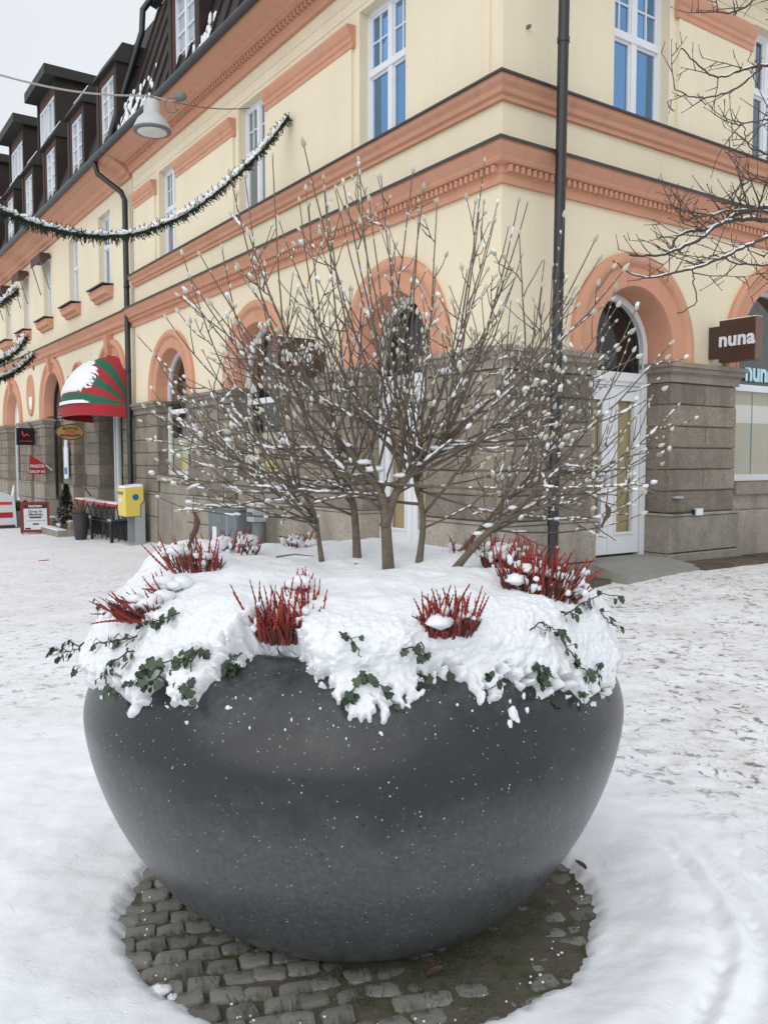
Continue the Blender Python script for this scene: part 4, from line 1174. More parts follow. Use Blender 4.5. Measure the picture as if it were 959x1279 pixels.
# ------------------------------------------------------------------ magnolia growing out of the bowl
def wander(p0, p1, bend, n, amp, g):
    # a branch from p0 to p1 whose middle is pushed by the vector bend, with small kinks
    pts = []
    for i in range(n+1):
        t = i/n
        p = p0.lerp(p1, t) + bend*(4*t*(1-t))*.5
        k = amp*math.sin(math.pi*min(1, t*1.1)) if i < n else 0
        pts.append(p+Vector((g.uniform(-k,k), g.uniform(-k,k), g.uniform(-k,k))))
    return pts
def magnolia():
    g = random.Random(42)
    base = snow_top(PX+.02, PY)
    root = empty('magnolia_shrub', (base.x, base.y, base.z-.12), 0, 'bare multi-stemmed magnolia with pale furry buds growing from the bowl', 'shrub')
    O = Vector(root.location)
    Yc = 2.87
    def tr(lst, rad, n=8):
        pts = [at(px_, py_, Yc+dy) for px_, py_, dy in lst]
        pts[0].z -= .05
        # refine
        fine = []
        for i in range(len(pts)-1):
            for k in range(4):
                t = k/4
                a = pts[max(i-1,0)]; b = pts[i]; c = pts[i+1]; d = pts[min(i+2,len(pts)-1)]
                fine.append(.5*((2*b)+(c-a)*t+(2*a-5*b+4*c-d)*t*t+(-a+3*b-3*c+d)*t**3))
        fine.append(pts[-1])
        m = len(fine)
        rr = [rad[0]+(rad[1]-rad[0])*(i/(m-1))**.8 + (.004*(1-i/3) if i < 3 else 0) for i in range(m)]
        MB().tube([p-O for p in fine], rr, 10).build('trunk', M['bark'], root, True)
        return fine, rr
    stems = []
    stems.append(tr([(486,712,-.02),(482,660,-.02),(478,625,-.02),(468,603,0),(448,580,.02),(430,556,.0)], (.021,.012)))
    stems.append(tr([(480,640,-.02),(494,617,-.01),(512,592,.0),(540,570,.03),(556,548,.02)], (.017,.010)))
    stems.append(tr([(447,704,.12),(444,655,.12),(440,625,.12),(432,600,.14),(420,578,.18)], (.016,.009)))
    stems.append(tr([(404,700,.06),(397,665,.06),(394,645,.05),(380,618,.0),(362,600,-.05)], (.009,.006)))
    stems.append(tr([(521,702,.02),(528,660,.02),(526,630,.03),(520,605,.08),(530,580,.12)], (.012,.008)))
    stems.append(tr([(556,708,-.05),(590,685,-.07),(622,655,-.10),(650,640,-.12),(690,630,-.12)], (.0145,.007)))
    stems.append(tr([(560,690,.2),(600,660,.25),(640,620,.3),(700,590,.35)], (.008,.005)))
    # launch points along the stems (upper halves)
    launch = []
    for fine, rr in stems:
        for i in range(len(fine)//4, len(fine)): launch.append((fine[i], rr[i]))
    hull = [(-12,310),(0,350),(20,385),(35,400),(50,395),(65,420),(90,412),(108,440),(120,428),(140,380),(155,350),(170,330),(180,305),(192,265)]
    def hr(a): return float(np.interp(a, [h[0] for h in hull], [h[1] for h in hull]))
    F0 = (487, 600)
    twigs = []       # (points, radii)
    buds = []        # (pos, dir, length)
    br_snow = MB()
    n_branch = [0]
    UP = Vector((0,0,1))
    def lateral(p, d, ln, r0, level, mb):
        n = max(3, int(ln/.045))
        e = p + d*ln + UP*ln*g.uniform(.12,.34)
        pts = wander(p, e, -UP*ln*.13+Vector((g.uniform(-.1,.1),g.uniform(-.1,.1),0))*ln, n, .0045, g)
        rr = [r0+(.0014-r0)*(i/n) for i in range(n+1)]
        mb.tube([q-O for q in pts], rr, 5)
        dirn = (pts[-1]-pts[-2]).normalized()
        buds.append((pts[-1], dirn, g.uniform(.012,.025)))
        for i in range(1, n):
            if g.random() < .40: 
                dd = (pts[i+1]-pts[i]).normalized()
                s = Vector((g.uniform(-1,1),g.uniform(-1,1),g.uniform(-.3,1))).normalized()
                buds.append((pts[i]+s*.001, (dd+s*.7).normalized(), g.uniform(.005,.012)))
        if level < 2:
            for i in range(1, n):
                if g.random() < .34:
                    dd = (pts[min(i+1,n)]-pts[i]).normalized()
                    s = dd.cross(Vector((g.uniform(-1,1),g.uniform(-1,1),g.uniform(-1,1)))).normalized()
                    lateral(pts[i], (dd*.75+s*.75).normalized(), g.uniform(.05,.13), .0024, level+1, mb)
        snow_run(pts, rr, .13)
    def snow_run(pts, rr, prob):
        i = 0
        while i < len(pts)-1:
            d = (pts[i+1]-pts[i])
            flat = 1-abs(d.normalized().z)
            if g.random() < prob*flat*1.3:
                L = g.randint(1, 2); j = min(len(pts)-1, i+L)
                seg = []; rs = []
                for k in range(i, j+1):
                    nxt = pts[min(k+1, len(pts)-1)]
                    for q in ((0,.5) if k < j else (0,)):
                        p = pts[k].lerp(nxt, q); r = rr[k]
                        h = r*.75+g.uniform(.0000,.0022)
                        seg.append(p+Vector((g.uniform(-.001,.001), g.uniform(-.001,.001), h))-O); rs.append(r*.70+g.uniform(.0002,.0034))
                dq = d.normalized().to_track_quat('Z','Y').to_matrix()
                for sp, sr in zip(seg, rs):
                    if g.random() < .82:
                        br_snow.blob(sp+Vector((g.uniform(-.002,.002),g.uniform(-.002,.002),0)), sr*g.uniform(.8,1.2), sr*g.uniform(.8,1.2), sr*g.uniform(1.6,4.5), 6, 4, dq, len(br_snow.v), .28)
                i = j+1
            else: i += 1
    N = 128
    for b in range(N):
        u = (b+g.random())/N
        a = -10 + 200*u
        lowside = (a < 12 or a > 165)
        fr = g.uniform(.84, 1.03) if g.random() < .62 else g.uniform(.5, .84)
        R = hr(a)*fr*.975
        tx, ty = F0[0]+R*math.cos(R_(a)), F0[1]-R*math.sin(R_(a))*1.0
        depth = g.uniform(-1, 1)*.62*math.sqrt(max(.05, 1-(fr*.85)**2)) + g.uniform(-.15,.15)
        tip = at(tx, ty, Yc+depth)
        # start: the launch point that best lies on the way
        best = sorted(launch, key=lambda l: .40*(l[0]-tip).length + g.uniform(0,.8))[:4]
        p0, r0 = best[g.randrange(len(best))]
        L = (tip-p0).length
        side = (tip-p0); side.z = 0
        bend = side*g.uniform(.02,.20) - UP*L*g.uniform(-.03,.16)
        n = max(8, int(L/.05))
        pts = wander(p0, tip, bend, n, .0042, g)
        rs = min(r0*.8, .0024+.0035*L)
        rr = [rs+(.0017-rs)*(i/n)**.75 for i in range(n+1)]
        mb = MB()
        mb.tube([q-O for q in pts], rr, 7)
        snow_run(pts, rr, .21)
        d = (pts[-1]-pts[-2]).normalized()
        buds.append((pts[-1], d, g.uniform(.016,.029)))
        for i in range(int(n*.55), n):
            if g.random() < .8:
                s = Vector((g.uniform(-1,1),g.uniform(-1,1),g.uniform(-.2,1))).normalized(); dd = (pts[i+1]-pts[i]).normalized()
                buds.append((pts[i]+s*.001, (dd+s*.6).normalized(), g.uniform(.006,.014)))
        sgn = 1
        for i in range(int(n*.22), n-1):
            if g.random() < .35:
                dd = (pts[i+1]-pts[i]).normalized()
                t = i/n
                w = dd.cross(Vector((g.uniform(-.5,.5), -1, g.uniform(-.5,.5)))).normalized()*sgn
                w = (w + dd.cross(w)*g.uniform(-1,1)).normalized(); sgn = -sgn
                ln = g.uniform(.10,.36)*(1.08-t)*min(1.0, .45+L*.6)
                q = pts[i]
                if ln > .04: lateral(q, (dd*.85+w*.62).normalized(), ln, max(.0022, rr[i]*.6), 1, mb)
        mb.build('branch', M['twig'] if g.random() < .7 else M['bark'], root, True)
    for px_, py_, dy, sx in ((468,592,0,.022),(455,583,.01,.018),(500,600,0,.016),(520,585,0,.014),(545,566,.03,.018),(432,562,0,.014),(555,470,.1,.02),(420,575,.15,.016),(640,640,-.12,.014),(610,662,-.09,.014),(597,672,-.08,.012)):
        p = at(px_, py_-6, Yc+dy); br_snow.blob(p-O, sx*1.5, sx, sx*.55, 8, 6, None, px_, .25)
    tag(br_snow.build('branch_snow', M['snow'], root, True), 'thin snow lying along the magnolia branches', None, None, 'stuff')
    # buds: pointed furry teardrops
    me = MB()
    rows = []
    for z, r in ((-.04,.10),(.08,.21),(.28,.285),(.50,.265),(.75,.17),(.93,.08),(1.0,.02)):
        rows.append([(r*math.cos(2*math.pi*k/7), r*math.sin(2*math.pi*k/7), z) for k in range(7)])
    me.grid(rows, True)
    bm_ = me.mesh('bud'); bm_.materials.append(M['bud']); bm_.polygons.foreach_set('use_smooth', [True]*len(bm_.polygons))
    buds.sort(key=lambda b: -b[2])
    mass = MB(); caps = MB()
    for i, (p, d, L) in enumerate(buds):
        q = d.to_track_quat('Z', 'Y')
        w = L*g.uniform(.85,1.1)
        if i < 300:
            link('bud', bm_, None, root, False, p-O, q, (w, w, L))
        else:
            mat = q.to_matrix()
            mass.grid([[p-O+mat @ Vector((a*w, b_*w, c*L)) for a, b_, c in row] for row in rows], True)
        if g.random() < .36 and d.z < .93:
            s = L*g.uniform(.22,.36)
            caps.blob(p-O+d*L*.45+Vector((0,0,L*.20)), s*.9, s*.9, s*1.5, 7, 5, q.to_matrix(), i, .22)
    o = mass.build('small_buds', M['bud'], root, True); tag(o, 'small furry side buds along the twigs', None, None, 'stuff')
    o = caps.build('bud_snow', M['snow'], root, True); tag(o, 'caps of snow on the buds', None, None, 'stuff')
    # withered leaves still hanging
    for px_, py_, L in ((241,662,.12),(582,592,.06),(757,652,.075)):
        p = at(px_, py_-22, Yc-.25)
        rows = []
        for i in range(8):
            u = i/7; w = .012*math.sin(math.pi*min(1,u*.9+.08))*(1+.35*math.sin(u*23))
            c = p-O+Vector((.012*math.sin(u*5), .008*math.cos(u*4), -L*u))
            rows.append([c+Vector((-w,.006,0)), c, c+Vector((w*.7,.012,.004))])
        mb = MB().grid(rows); mb.tube([p-O, p-O+Vector((.004,0,.05))], .0015, 5)
        mb.build('withered_leaf', M['dead_leaf'], root, True, False)
magnolia()

# ------------------------------------------------------------------ red heather
def spike_mesh(seed, L, r):
    g = random.Random(seed); mb = MB(); rows = []
    n = 23; bx, by = g.uniform(-.28,.28)*L, g.uniform(-.28,.28)*L
    for i in range(n):
        t = i/(n-1)
        rad = r*(1.0-.72*t**1.8)*(1.35 if i % 2 else .62)
        if i == 0: rad = r*.3
        if i == n-1: rad = r*.08
        rows.append([(bx*t*t+rad*math.cos(2*math.pi*k/6+(i%2)*.5)*g.uniform(.8,1.2), by*t*t+rad*math.sin(2*math.pi*k/6+(i%2)*.5)*g.uniform(.8,1.2), L*t+g.uniform(-.002,.002)) for k in range(6)])
    mb.grid(rows, True)
    me = mb.mesh('flower_spike'); me.materials.append(M['heather']); return me
SPIKES = [spike_mesh(i, .10, .0042) for i in range(6)]
def heather(px_, py_, n, spread, hmin, hmax, lean, label, snow=14, seed=0, wide=(1,1), lumps=5):
    g = random.Random(900+seed)
    p, nrm = on_snow(px_, py_)
    if p is None: return
    root = empty('heather_plant', p-Vector((0,0,.03)), 0, label, 'heather', 'red heather plants in the bowl')
    fol = MB()
    for k in range(int(n*1.6)):
        a = g.uniform(0, 6.28); r = spread*math.sqrt(g.random())*.7
        s = Vector((r*math.cos(a)*wide[0], r*math.sin(a)*wide[1], 0))
        e = s*1.35+Vector((lean[0]*.02, lean[1]*.02, g.uniform(.4,.9)*hmin+.01))
        fol.tube([s, s.lerp(e,.5)+Vector((g.uniform(-.006,.006),g.uniform(-.006,.006),.004)), e], [.0025,.0030,.0010], 5)
    o = fol.build('foliage', M['heather_green'], root); tag(o, None, None, None, 'stuff')
    sn = MB()
    for k in range(n):
        a = g.uniform(0, 6.28); r = spread*math.sqrt(g.random())
        x, y = r*math.cos(a)*wide[0], r*math.sin(a)*wide[1]
        d = Vector((x*2.6+lean[0]+g.gauss(0,.26), y*2.6+lean[1]+g.gauss(0,.26), 1)).normalized()
        if math.hypot(lean[0], lean[1]) > 1: d = Vector((lean[0]*.5+x*4, lean[1]*.5+y*4, .25+g.random()*.4)).normalized()
        L = g.uniform(hmin, hmax)
        b = Vector((x*.7, y*.7, g.uniform(0,.012)))
        link('flower_spike', SPIKES[g.randrange(6)], None, root, True, b, d.to_track_quat('Z','Y'), (g.uniform(.8,1.15), g.uniform(.8,1.15), L/.10))
        if k < snow:
            for q in range(2):
                s = g.uniform(.004,.0105)
                c = b+d*L*g.uniform(.15,.7)+Vector((g.uniform(-.01,.01),g.uniform(-.01,.01),.006))
                sn.blob(c, s*1.1, s*1.1, s*.8, 7, 5, d.to_track_quat('Z','Y').to_matrix() @ Matrix.Diagonal((1,1,g.uniform(1,2.4))), k*3+q, .25)
    for k in range(lumps):
        a = g.uniform(0,6.28); r = spread*g.uniform(.1,.8); s = g.uniform(.014,.03)
        sn.blob((r*math.cos(a)*wide[0], r*math.sin(a)*wide[1], hmin*g.uniform(.55,1.0)+.01), s*1.3, s*1.1, s*.7, 10, 7, None, k+77, .16)
    if snow:
        o = sn.build('caught_snow', M['snow'], root, True); tag(o, None, None, None, 'stuff')
heather(358, 786, 96, .10, .07, .165, (.0,-.2), 'red heather clump at the front centre-left of the bowl, below the stems', 8, 1, (1.1,1), 1)
heather(372, 735, 10, .05, .05, .09, (.15,-.1), 'thin red heather sprigs just behind the front centre-left clump', 2, 2)
heather(560, 779, 76, .085, .055, .125, (.05,-.3), 'red heather clump front centre, half buried under a snow lump', 6, 3, (1.1,1), 3)
heather(245, 708, 36, .09, .08, .15, (-.35,.0), 'red heather at the left, spikes leaning left above the snow', 16, 4, (1.3,1))
heather(290, 686, 26, .08, .05, .10, (.0,.1), 'snow-laden red heather at the back left near the grey cabinet', 26, 5, (1.5,1))
heather(180, 762, 48, .08, .06, .12, (-1.6,-.6), 'dark red heather pressed flat at the left rim by snow', 5, 6, (1.2,1))
heather(215, 738, 14, .05, .05, .10, (-1.2,-.2), 'few red heather sprigs poking from snow above the pressed-flat clump', 4, 7)
heather(372, 682, 14, .05, .05, .09, (.0,.0), 'small red heather tuft at the back between the thin stems', 8, 8, (1.6,1))
heather(592, 688, 24, .09, .04, .09, (.1,.1), 'red heather at the back behind the leaning right stem', 6, 9, (1.5,1))
heather(670, 735, 80, .125, .10, .17, (.22,-.05), 'largest red heather bush at the right side of the bowl', 40, 10, (1.2,1))
heather(632, 705, 34, .09, .08, .14, (.0,.1), 'tall red heather spikes left of the largest bush', 16, 11, (1.1,1))
heather(705, 745, 22, .06, .05, .10, (.5,-.3), 'short red heather at the far right end of the largest bush', 10, 12)

# ------------------------------------------------------------------ ivy trailing over the rim
def ivy_leaf_mesh(seed):
    g = random.Random(seed)
    out = [(0,0),(.30,-.10),(.52,.10),(.40,.34),(.50,.56),(.24,.66),(.0,1.0)]
    L = [(-x*g.uniform(.9,1.1), y) for x, y in out[1:-1]]; Rr = [(x*g.uniform(.9,1.1), y) for x, y in out[1:-1]]
    mid = [(0,0),(0,.2),(0,.4),(0,.6),(0,.78),(0,1.0)]
    mb = MB()
    c = [(0, y, -.05*math.sin(y*3)-.12*y*y) for _, y in mid]
    l = [(0,0,0)]+[(x, y, -.14*abs(x)+.03-.12*y*y) for x, y in L]; r = [(0,0,0)]+[(x, y, -.14*abs(x)+.03-.12*y*y) for x, y in Rr]
    mb.grid([l, c, r])
    me = mb.mesh('leaf', False); me.materials.append(M['ivy']); return me
IVY = [ivy_leaf_mesh(i) for i in range(5)]
def ivy(path, leaves, size, label, seed, lift=.012, hang=None):
    # path in photo pixels over the snow, or world points when hang is given
    g = random.Random(seed)
    pts = []
    for q in path:
        if len(q) == 2:
            p, n = on_snow(*q)
            if p is None:
                r = ray(*q); p = None
                for k in range(500):
                    w = CAMV+r*((1.9+k*.004)/r.y)
                    if math.hypot(w.x-PX, w.y-PY) < float(bowl_r(w.z))+.008: p = w; break
                if p is None: continue
                n = Vector((p.x-PX, p.y-PY, 0)).normalized()
            pts.append(p+n*lift)
        else: pts.append(at(*q))
    if len(pts) < 2: return
    root = empty('ivy_vine', pts[0], 0, label, 'ivy', 'ivy vines in the bowl')
    O = pts[0]
    fine = []
    for i in range(len(pts)-1):
        for k in range(5):
            fine.append(pts[i].lerp(pts[i+1], k/5)+Vector((g.uniform(-.004,.004),g.uniform(-.004,.004),g.uniform(-.003,.004))))
    fine.append(pts[-1])
    mb = MB(); mb.tube([p-O for p in fine], [.0024-.0012*i/len(fine) for i in range(len(fine))], 5)
    spots = []
    for k in range(leaves):
        i = g.randrange(len(fine)); p = fine[i]
        view = (CAMV-p).normalized()
        out = Vector((p.x-PX, p.y-PY, 0)).normalized()
        off = (Vector((g.uniform(-1,1), g.uniform(-1,1), g.uniform(-.6,.8)))).normalized()*g.uniform(.008,.03)+out*.006
        if off.dot(out) < 0: off -= out*off.dot(out)
        q = p+off
        mb.tube([p-O, q-O], .0009, 4)
        spots.append(q)
    mb.build('stem', M['ivy_stem'], root)
    for q in spots:
        out = Vector((q.x-PX, q.y-PY, .35)).normalized()
        nrm = (out+Vector((g.uniform(-.6,.6),g.uniform(-.6,.6),g.uniform(-.3,.6)))).normalized()
        dn = Vector((g.uniform(-.8,.8), g.uniform(-.8,.8), -1)); dn = (dn-nrm*dn.dot(nrm)).normalized()
        x = dn.cross(nrm).normalized()
        m = Matrix((x, dn, nrm)).transposed()
        s = size*.9*g.uniform(.55,1.2)
        link('leaf', IVY[g.randrange(5)], None, root, True, q-O, m.to_quaternion(), (s,s,s))
ivy([(175,800),(150,800),(125,805),(100,810,2.72),(80,815,2.70),(62,810,2.68)], 40, .028, 'long leafy ivy vine jutting out past the left rim of the bowl', 1)
ivy([(170,815),(140,828),(115,825,2.70),(95,838,2.66)], 20, .026, 'shorter ivy strand under the long left vine', 2)
ivy([(150,770),(140,760),(125,755,2.85)], 8, .022, 'ivy tip beside the flattened left heather', 3)
ivy([(225,770),(200,778),(180,782)], 16, .026, 'ivy leaves just below the flattened left heather', 4)
ivy([(250,812),(225,828),(195,825),(172,855)], 16, .030, 'ivy strand curling over the snow left of the bare patch', 5)
ivy([(205,832),(190,850),(165,858)], 7, .026, 'ivy sprig near the left snow edge', 15)
ivy([(255,808),(240,830),(237,862)], 9, .032, 'short ivy sprig hanging at the snow edge left of the bare patch', 6)
ivy([(305,812),(297,822),(290,830)], 12, .028, 'ivy tuft on the snow above the bare patch', 7)
ivy([(455,845),(440,865),(425,888)], 12, .032, 'ivy cluster hanging at the snow edge right of the bare patch', 8)
ivy([(460,850),(478,862),(500,880)], 10, .030, 'ivy strand right of the cluster at the front snow edge', 9)
ivy([(425,790),(440,800),(452,818)], 5, .024, 'sparse ivy sprig on the snow below the front centre clump', 10)
ivy([(500,810),(525,805),(532,820)], 6, .026, 'ivy leaves on the snow in front of the half buried heather', 11)
ivy([(560,830),(575,858),(590,870),(622,860)], 14, .028, 'ivy strand lying along the front snow edge', 12)
ivy([(695,790),(705,810),(720,830),(735,850),(728,868)], 22, .028, 'ivy vine running down the snow on the right', 13)
ivy([(665,835),(680,850),(690,870),(680,885)], 34, .030, 'dense ivy clump hanging over the right front edge', 14)
ivy([(700,770),(725,755),(750,742,2.60),(775,745,2.58)], 16, .026, 'ivy vine reaching out past the right rim under the heather', 16)
ivy([(745,765),(757,775,2.6),(772,785,2.57)], 7, .026, 'small ivy sprig sticking out below the upper right vine', 17)
ivy([(660,790),(672,782),(690,785)], 6, .020, 'few ivy leaves half buried in the right snow slope', 18)
ivy([(520,838),(530,858),(520,880)], 9, .028, 'short ivy tip at the snow edge below the half buried heather', 21)
ivy([(610,840),(625,855),(640,868)], 10, .026, 'ivy sprig on the front edge left of the dense right clump', 22)
ivy([(130,840),(140,858),(160,872)], 12, .026, 'ivy strand hanging at the lower left snow edge', 23)
ivy([(740,830),(748,850),(742,868)], 8, .024, 'short ivy strand at the far right snow edge', 24)
ivy([(185,835),(205,848),(222,862)], 12, .026, 'ivy strand hanging just left of the curling strand', 26)
ivy([(108,812,2.66),(88,802,2.64),(70,818,2.62)], 14, .024, 'outermost ivy tip hanging free at the far left', 27)
ivy([(345,800),(352,815),(365,825)], 5, .022, 'tiny ivy sprig under the front centre-left clump', 25)
def ground_twig(px_, py_, dx, label):
    p, n = on_snow(px_, py_)
    if p is None: return
    MBo = MB(); MBo.tube([Vector((0,0,.004)), Vector((dx*.5,.01,.012)), Vector((dx,.0,.006))], [.003,.0025,.0012], 6)
    o = MBo.build('broken_twig', M['twig'], None, True); o.location = p; tag(o, label, 'twig')
ground_twig(345, 697, .13, 'thin broken twig lying on the snow behind the front heather')

# ------------------------------------------------------------------ bare street tree reaching in from the right
def bare_tree():
    g = random.Random(66)
    gx, gy = 5.3, 7.4
    root = empty('bare_tree', (gx, gy, gz((gx,gy))), 0, 'leafless street tree reaching snow-topped branches in from the right', 'tree')
    O = Vector(root.location)
    D = 7.0
    mb = MB(); mb.tube([(0,0,-.1),(.02,0,1.2),(-.02,.03,2.4),(-.1,.02,3.4),(-.15,0,4.4)], [.17,.14,.125,.10,.06], 12); mb.build('trunk', M['tree_bark'], root, True)
    sn = MB()
    def spur(p, d, L, r, lev, m):
        n = max(3, int(L/.055)); cur = p.copy(); pts = [cur.copy()]; dd = d.normalized()
        for i in range(n):
            dd = (dd+Vector((g.uniform(-.3,.3),g.uniform(-.3,.3),g.uniform(-.16,.30)))*.55).normalized()
            cur = cur+dd*(L/n); pts.append(cur.copy())
        rr = [r*(1-.55*i/n) for i in range(n+1)]
        m.tube([q-O for q in pts], rr, 5)
        m.blob(pts[-1]-O, r*.9, r*.9, r*1.5, 5, 3)
        if lev < 3:
            for i in range(1, n+1):
                if g.random() < (.34 if lev < 2 else .22):
                    w = dd.cross(Vector((g.uniform(-1,1),g.uniform(-1,1),g.uniform(-1,1)))).normalized()
                    spur(pts[i], (dd*.5+w*.8+Vector((0,0,.35))), L*g.uniform(.28,.55), max(.0042, r*.7), lev+1, m)
        return pts, rr
    def limb(path, r0, r1, dens):
        pts = [at(*q) for q in path]
        pts = [O+Vector((-.1,0,3.0+.3*g.random()))]+pts if path[0][0] > 1000 else pts
        fine = []
        for i in range(len(pts)-1):
            a = pts[max(i-1,0)]; b = pts[i]; c = pts[i+1]; d = pts[min(i+2,len(pts)-1)]
            for k in range(8):
                t = k/8
                fine.append(.5*((2*b)+(c-a)*t+(2*a-5*b+4*c-d)*t*t+(-a+3*b-3*c+d)*t**3)+Vector((g.uniform(-.008,.008),g.uniform(-.008,.008),g.uniform(-.008,.008))))
        fine.append(pts[-1]); n = len(fine)
        rr = [r0+(r1-r0)*(i/(n-1))**.7 for i in range(n)]
        m = MB(); m.tube([q-O for q in fine], rr, 7)
        for i in range(4, n):
            if g.random() < dens*.62:
                dd = (fine[i]-fine[i-1]).normalized()
                w = Vector((g.uniform(-1,1)*.6, g.uniform(-1,1), g.uniform(-.5,1.0))).normalized()
                spur(fine[i], dd*.7+w*.8, g.uniform(.14,.46), max(.0050, rr[i]*.42), 1, m)
        m.build('limb', M['tree_bark'], root, True)
        i = 0
        while i < n-2:
            if rr[i] > .008 and g.random() < .75:
                j = min(n-1, i+g.randint(3,9)); seg = [fine[k]-O+Vector((0,0,rr[k]*.8)) for k in range(i,j+1)]; rs = [rr[k]*g.uniform(.55,.95) for k in range(i,j+1)]
                rs[0] *= .2; rs[-1] *= .2
                sn.tube(seg, rs, 6); i = j+1
            else: i += 2
    limb([(1060,300,7.1),(985,262,7.0),(930,265,6.9),(885,285,6.85),(850,292,6.8),(835,318,6.8)], 0.0324, 0.0072, .55)
    limb([(1060,310,7.1),(1000,285,7.0),(950,275,6.9),(905,278,6.8),(870,300,6.7),(825,318,6.65),(785,318,6.6)], 0.0324, 0.0072, .6)
    limb([(1060,320,7.1),(980,275,6.8),(935,262,6.7),(880,270,6.65),(850,275,6.6)], 0.0216, 0.0058, .6)
    limb([(1060,330,7.1),(1000,290,6.7),(950,300,6.6),(900,322,6.5),(850,340,6.45),(800,345,6.4),(765,325,6.35)], 0.0230, 0.0050, .5)
    limb([(920,312,6.55),(895,325,6.5),(868,330,6.5),(866,352,6.45),(868,378,6.4),(845,392,6.4)], 0.0072, 0.0043, .35)
    limb([(1060,340,7.1),(1010,320,6.9),(965,330,6.8),(925,330,6.7),(890,318,6.6)], 0.0158, 0.0050, .55)
    limb([(1060,170,7.4),(1000,95,7.2),(955,82,7.0),(925,88,6.9),(890,95,6.8),(850,60,6.75)], 0.0216, 0.0050, .45)
    limb([(950,84,7.0),(915,112,6.9),(875,122,6.8),(842,112,6.75)], 0.0101, 0.0043, .4)
    limb([(1060,60,7.5),(1000,0,7.3),(960,-10,7.2),(920,14,7.1),(875,15,7.0)], 0.0216, 0.0050, .4)
    limb([(1060,200,7.4),(1000,165,7.2),(965,150,7.1),(925,155,7.0),(908,152,6.95)], 0.0130, 0.0043, .45)
    limb([(1060,230,7.4),(1000,200,7.2),(965,195,7.1),(935,182,7.0),(930,160,6.95)], 0.0115, 0.0043, .45)
    limb([(1060,260,7.4),(1000,245,7.2),(950,225,7.0),(925,232,6.95),(905,255,6.9)], 0.0130, 0.0043, .5)
    tag(sn.build('limb_snow', M['snow'], root, True), 'snow lying along the tops of the tree limbs', None, None, 'stuff')
bare_tree()
# ------------------------------------------------------------------ things along the street front
def frame_thing(name, s, o, z, rz, label, cat, group=None):
    p = W(FL(s, o, 0)); 
    e = empty(name, (p.x, p.y, gz(p)+.02 if z is None else z), YAW+rz, label, cat, group); return e
# In these things' own frames: +x = along the right facade (into the left facade's wall), +y = up the street
def mailbox():
    e = frame_thing('mailbox', 10.78, .42, None, 0, 'yellow mailbox on a grey post by the left downpipe', 'mailbox')
    zb = .60
    b = MB(); b.prism([(-.20,-.23,zb),(.13,-.23,zb),(.13,-.23,zb+.24),(.20,-.23,zb+.31),(.20,-.23,zb+.62),(-.21,-.23,zb+.58)], (0,.46,0))
    bx = b.build('box', M['yellow'], e)
    bx.modifiers.new('bevel','BEVEL').width = .02
    s = MB(); s.hexa([(-.20,-.22,zb+.585),(.19,-.22,zb+.62),(.19,.22,zb+.62),(-.20,.22,zb+.585),(-.18,-.20,zb+.63),(.17,-.20,zb+.665),(.17,.20,zb+.665),(-.18,.20,zb+.63)]); s.build('snow_cap', M['snow'], e)
    for y0, y1 in ((-.245,-.232),(.232,.245)):
        p = MB(); p.prism([(.0,y0,-.1),(.21,y0,-.1),(.21,y0,zb+.30),(.135,y0,zb+.23),(.135,y0,zb-.01),(.0,y0,zb-.01)], (0,y1-y0,0)); p.build('post_side', M['grey_metal'], e)
    p = MB(); p.box(.16,.20,-.231,.231,-.1,zb-.01); p.build('post_back', M['grey_metal'], e)
    p = MB(); p.box(-.14,.20,-.25,.25,-.1,.05); p.build('foot', M['grey_metal'], e)
    d = MB(); d.prism([(.02+.065*math.cos(2*math.pi*i/24), -.237, zb+.40+.065*math.sin(2*math.pi*i/24)) for i in range(24)], (0,.010,0)); d.build('emblem', M['blue'], e)
    w = MB(); w.prism([(-.217, .01+.11*math.cos(R_(a)), zb+.38+.10*math.sin(R_(a))) for a in range(180,361,15)], (.016,0,0)); w.build('collection_plate', M['sticker'], e)
    w = MB(); w.box(-.224,-.208,-.14,.16,zb+.46,zb+.51); w.build('letter_slot', M['grey_dark'], e)
mailbox()
def cabinet():
    e = frame_thing('utility_cabinet', 5.9, .42, -.30, 0, 'weathered green-grey utility cabinet against the stone plinth', 'cabinet')
    b = MB(); b.box(-.12,.20,-.56,.56,0,1.02); b.build('housing', M['cabinet'], e)
    l = MB(); l.box(-.15,.20,-.59,.59,1.02,1.06); l.build('lid', M['cabinet'], e)
    s = MB(); s.box(-.145,.19,-.58,.58,1.061,1.075); s.build('snow_cap', M['snow'], e)
    d = MB(); d.box(-.128,-.121,-.54,-.005,.05,.98); d.box(-.128,-.121,.005,.54,.05,.98)
    d.build('door_panels', M['cabinet'], e)
    k = MB(); k.box(-.135,-.129,.22,.38,.30,.72); k.build('sticker', M['sticker'], e)
    h = MB(); h.tube([(-.15,-.04,.55),(-.15,-.04,.68)], .012, 6); h.build('handle', M['grey_dark'], e)
    e = frame_thing('meter_post', 4.98, .36, -.25, 0, 'small grey meter box on a short post beside the utility cabinet', 'meter')
    p = MB(); p.tube([(0,0,0),(0,0,.82)], .10, 12); p.build('post', M['grey_dark'], e, 40)
    b = MB(); b.box(-.14,.06,-.12,.12,.82,1.08); b.build('box', M['grey_metal'], e)
    h = MB(); h.box(-.155,-.141,-.08,.08,.93,.96); h.build('label_strip', M['black'], e)
    s = MB(); s.box(-.13,.05,-.11,.11,1.081,1.10); s.build('snow_cap', M['snow'], e)
cabinet()
